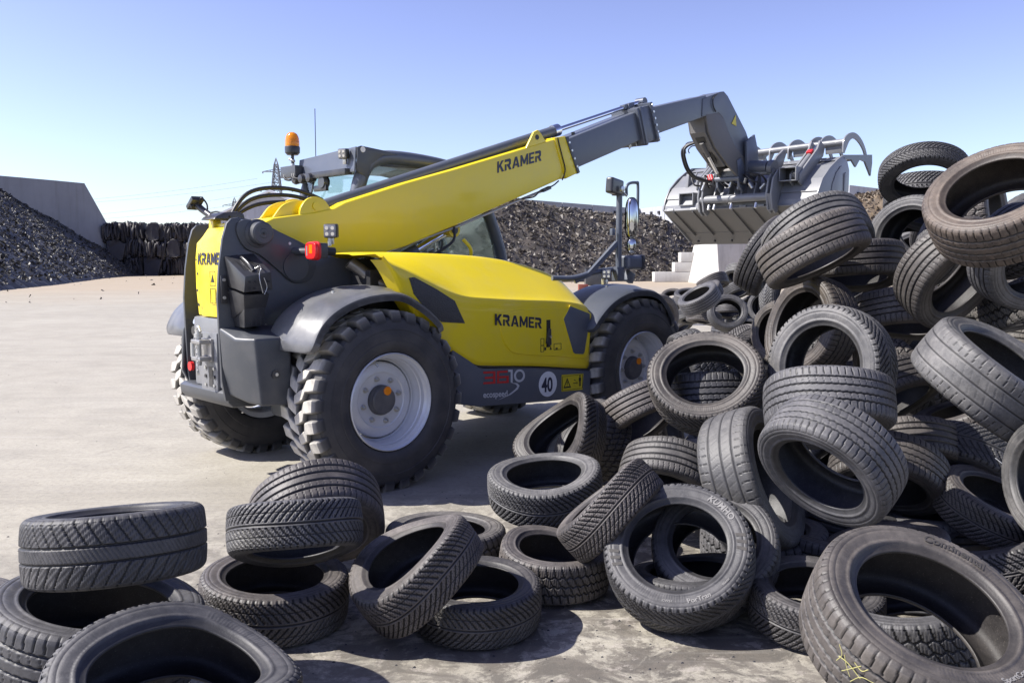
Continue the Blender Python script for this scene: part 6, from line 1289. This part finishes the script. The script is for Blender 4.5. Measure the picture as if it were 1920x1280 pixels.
def car_tyre(ty, label, D, loc, ax, tint, sq, spin, group=HEAP):
    soft = sq is None and ty != 'N' and not label.startswith('pale lettered tyre') and 'huge tyre' not in label and rt_.random() < .5
    if soft: sq = (.028, .030, 0, 0)
    key = (ty, sq)
    if key not in TM: TM[key] = tyre_meshes(ty, sq)
    root = bpy.data.objects.new('car_tyre', None); link(root)
    root.matrix_world = axis_matrix(loc, ax, R(spin) if (not sq or soft) else 0.0) @ Matrix.Diagonal((D, D, D, 1))
    root.empty_display_size = .2
    tag(root, label=label, cat='tyre', group=group)
    t = TINT[tint]; k = rt_.uniform(.74, 1.22); wm = rt_.choice((0, 0, .04, .09)); t = (t[0]*(1+wm), t[1], t[2]*(1-wm), 1)
    for nm, me in TM[key]:
        o = bpy.data.objects.new(nm, me); link(o, root); o.color = (t[0]*k, t[1]*k, t[2]*k, 1)
    return root
def ring_text(root, txt, size, r_in, ang0, w, mat, bold=0.0, flipr=False):
    """moulded lettering bent round the sidewall; unit tyre coordinates"""
    V, Fc = text_mesh(txt, size, .0016, bold=bold); out = []
    wid = max(v.x for v in V)
    for v in V:
        r = r_in+v.y if not flipr else r_in-v.y
        a = ang0-(v.x-wid/2)/r if not flipr else ang0+(v.x-wid/2)/r
        out.append((r*math.cos(a), r*math.sin(a), w+.0022+v.z-abs(r-.43)*.06))
    o = mesh_obj('lettering', out, Fc, mat, root); return o
s_ = NT('moulded_letter_rubber'); s_.set(Base_Color=s_.mix(s_.noise(40, 4, .6, s_.obj()), (.16,.155,.15), (.26,.25,.24)), Roughness=.7); M_mould = s_.m
s_ = NT('moulded_letter_dark'); s_.set(Base_Color=s_.mix(s_.noise(40, 4, .6, s_.obj()), (.028,.027,.026), (.07,.062,.055)), Roughness=.6); M_mouldd = s_.m
M_chalky = flat('yellow_chalk', (.42,.39,.15), .9)
FILL_LABEL = 'dusty worn car tyre buried in the shadowed gaps inside the tyre pile'
FAR_LABEL = 'small car tyre buried low in the shaded inside of the distant tyre heap'
ROOTS = []
for (ty, label, D, loc, ax, tint, sq, spin) in TYRES:
    spin_ = 0 if label.startswith(('pale lettered tyre', 'huge tyre')) else spin
    r_ = car_tyre(ty, label, D, loc, ax, tint, sq, spin_)
    def ang_of(root, d):   # angle in the tyre's own plane that points along world direction d
        l = root.matrix_world.to_3x3().inverted() @ Vector(d); return math.atan2(l.y, l.x)
    if label.startswith('pale lettered tyre'):
        w = WD[ty]/2; a0 = ang_of(r_, (.62, 0, .78)); ring_text(r_, 'KUMHO', .062, .388, a0, w, M_mould, .0016)
        a1 = ang_of(r_, (.30, 0, -.95)); ring_text(r_, 'PorTran', .046, .432, a1, w, M_mould, .0010, True)
        a2 = ang_of(r_, (.60, 0, -.80)); ring_text(r_, 'Winter', .022, .420, a2, w, M_mould, .0003, True)
        a3 = ang_of(r_, (-.02, 0, -1)); ring_text(r_, 'CW51', .024, .424, a3, w, M_mould, .0005, True)
        # chevron blocks moulded on the sidewall
        for d in ((-.93,0,-.2), (1,0,-.12)):
            a = ang_of(r_, d); V = []; Fc = []
            for q in range(3):
                n = len(V); b0 = a+(q-1)*.12
                for (rr, aa) in ((.385, b0-.03), (.448, b0-.055), (.448, b0-.005), (.385, b0+.03)): V.append((rr*math.cos(aa), rr*math.sin(aa), w+.0035-abs(rr-.43)*.06))
                Fc.append((n, n+1, n+2, n+3))
            mesh_obj('moulded_block', V, Fc, M_mouldd, r_)
    if label.startswith('huge tyre'):
        w = WD[ty]/2; a0 = ang_of(r_, (.85, .35, .52)); ring_text(r_, 'Continental', .060, .392, a0+.35, w, M_mouldd, .0012)
        a1 = ang_of(r_, (.45, -.55, -.6)); ring_text(r_, 'SportContact 5', .036, .432, a1, w, M_mould, .0005, True)
    def chalk(root, d, strokes, m, rad=.0018):
        c_ = root.matrix_world.inverted() @ Vector(d); a0 = math.atan2(c_.y, c_.x); z0 = c_.z
        bm = bmesh.new()
        for st in strokes:
            P = []
            for (u, v) in st:
                z = max(-WD[ty]*.43, min(WD[ty]*.43, z0+v)); P.append((.4995*math.cos(a0+u/.5), .4995*math.sin(a0+u/.5), z))
            add_tube(bm, P, rad, n=5, k=6)
        return bm_obj('chalk_mark', bm, m, root, auto=None)
    if label.startswith('huge tyre'):
        p_ = Vector(loc)+Vector((-.36,-.25,-.05)); S_ = [[(-.05,.03),(-.02,-.01),(.01,-.04)],[(-.03,-.05),(.0,.0),(.03,.05)],[(-.07,0),(-.02,.01),(.05,-.01)],[(.02,-.06),(.05,.0),(.11,.02)],[(.0,.04),(.04,.03),(.06,.06)],[(-.09,.05),(-.06,.02),(-.07,-.03)]]
        chalk(r_, p_, S_, M_chalky)
    if 'chalk cross' in label: chalk(r_, Vector(loc)+Vector((.1,-.4,.15)), [[(-.14,0),(-.05,-.008),(.05,.012),(.13,.0)],[(.02,-.12),(.028,-.03),(.018,.05),(.03,.12)]], M_white, .0022)
# low lying tyres that carry the distant heap
rf = random.Random(9)
for i in range(14):
    y = rf.uniform(14.5, 21); x = y*rf.uniform(.225, .30)
    t = rf.uniform(0, 2*PI); tl = rf.uniform(0, .45); D = rf.uniform(.58, .66)
    car_tyre(rf.choice('RVSB'), FAR_LABEL, D, (x, y, .10+rf.uniform(0, .35)), (math.sin(tl)*math.cos(t), math.sin(tl)*math.sin(t), math.cos(tl)), 0, None, rf.randrange(360), 'tyres low in the distant heap')
# crumbs of rubber and grit on the concrete
def crumbs():
    rs = np.random.RandomState(3); V = []; Fc = []
    for i in range(3600):
        if i < 2400: x = rs.normal(.2, 1.6); y = rs.normal(4.3, .9)
        else: x = rs.uniform(-8, 2); y = rs.uniform(3, 22)
        if y < 2.4: continue
        s = .0012+.006*rs.rand()**5; p = np.array([x, y, s*.5]); n = len(V)
        for d in ((-1,-1,-.6), (1,-.8,-.6), (.9,1,-.6), (-.8,.9,-.6), (.1,0,.35)): V.append(tuple(p+np.array(d)*s*(1+.5*rs.rand(3))))
        Fc += [(n, n+1, n+4), (n+1, n+2, n+4), (n+2, n+3, n+4), (n+3, n, n+4)]
    o = mesh_obj('grit', V, Fc, M_dark); tag(o, label='dark rubber crumbs and grit strewn over the concrete yard', cat='grit', kind='stuff')
crumbs()
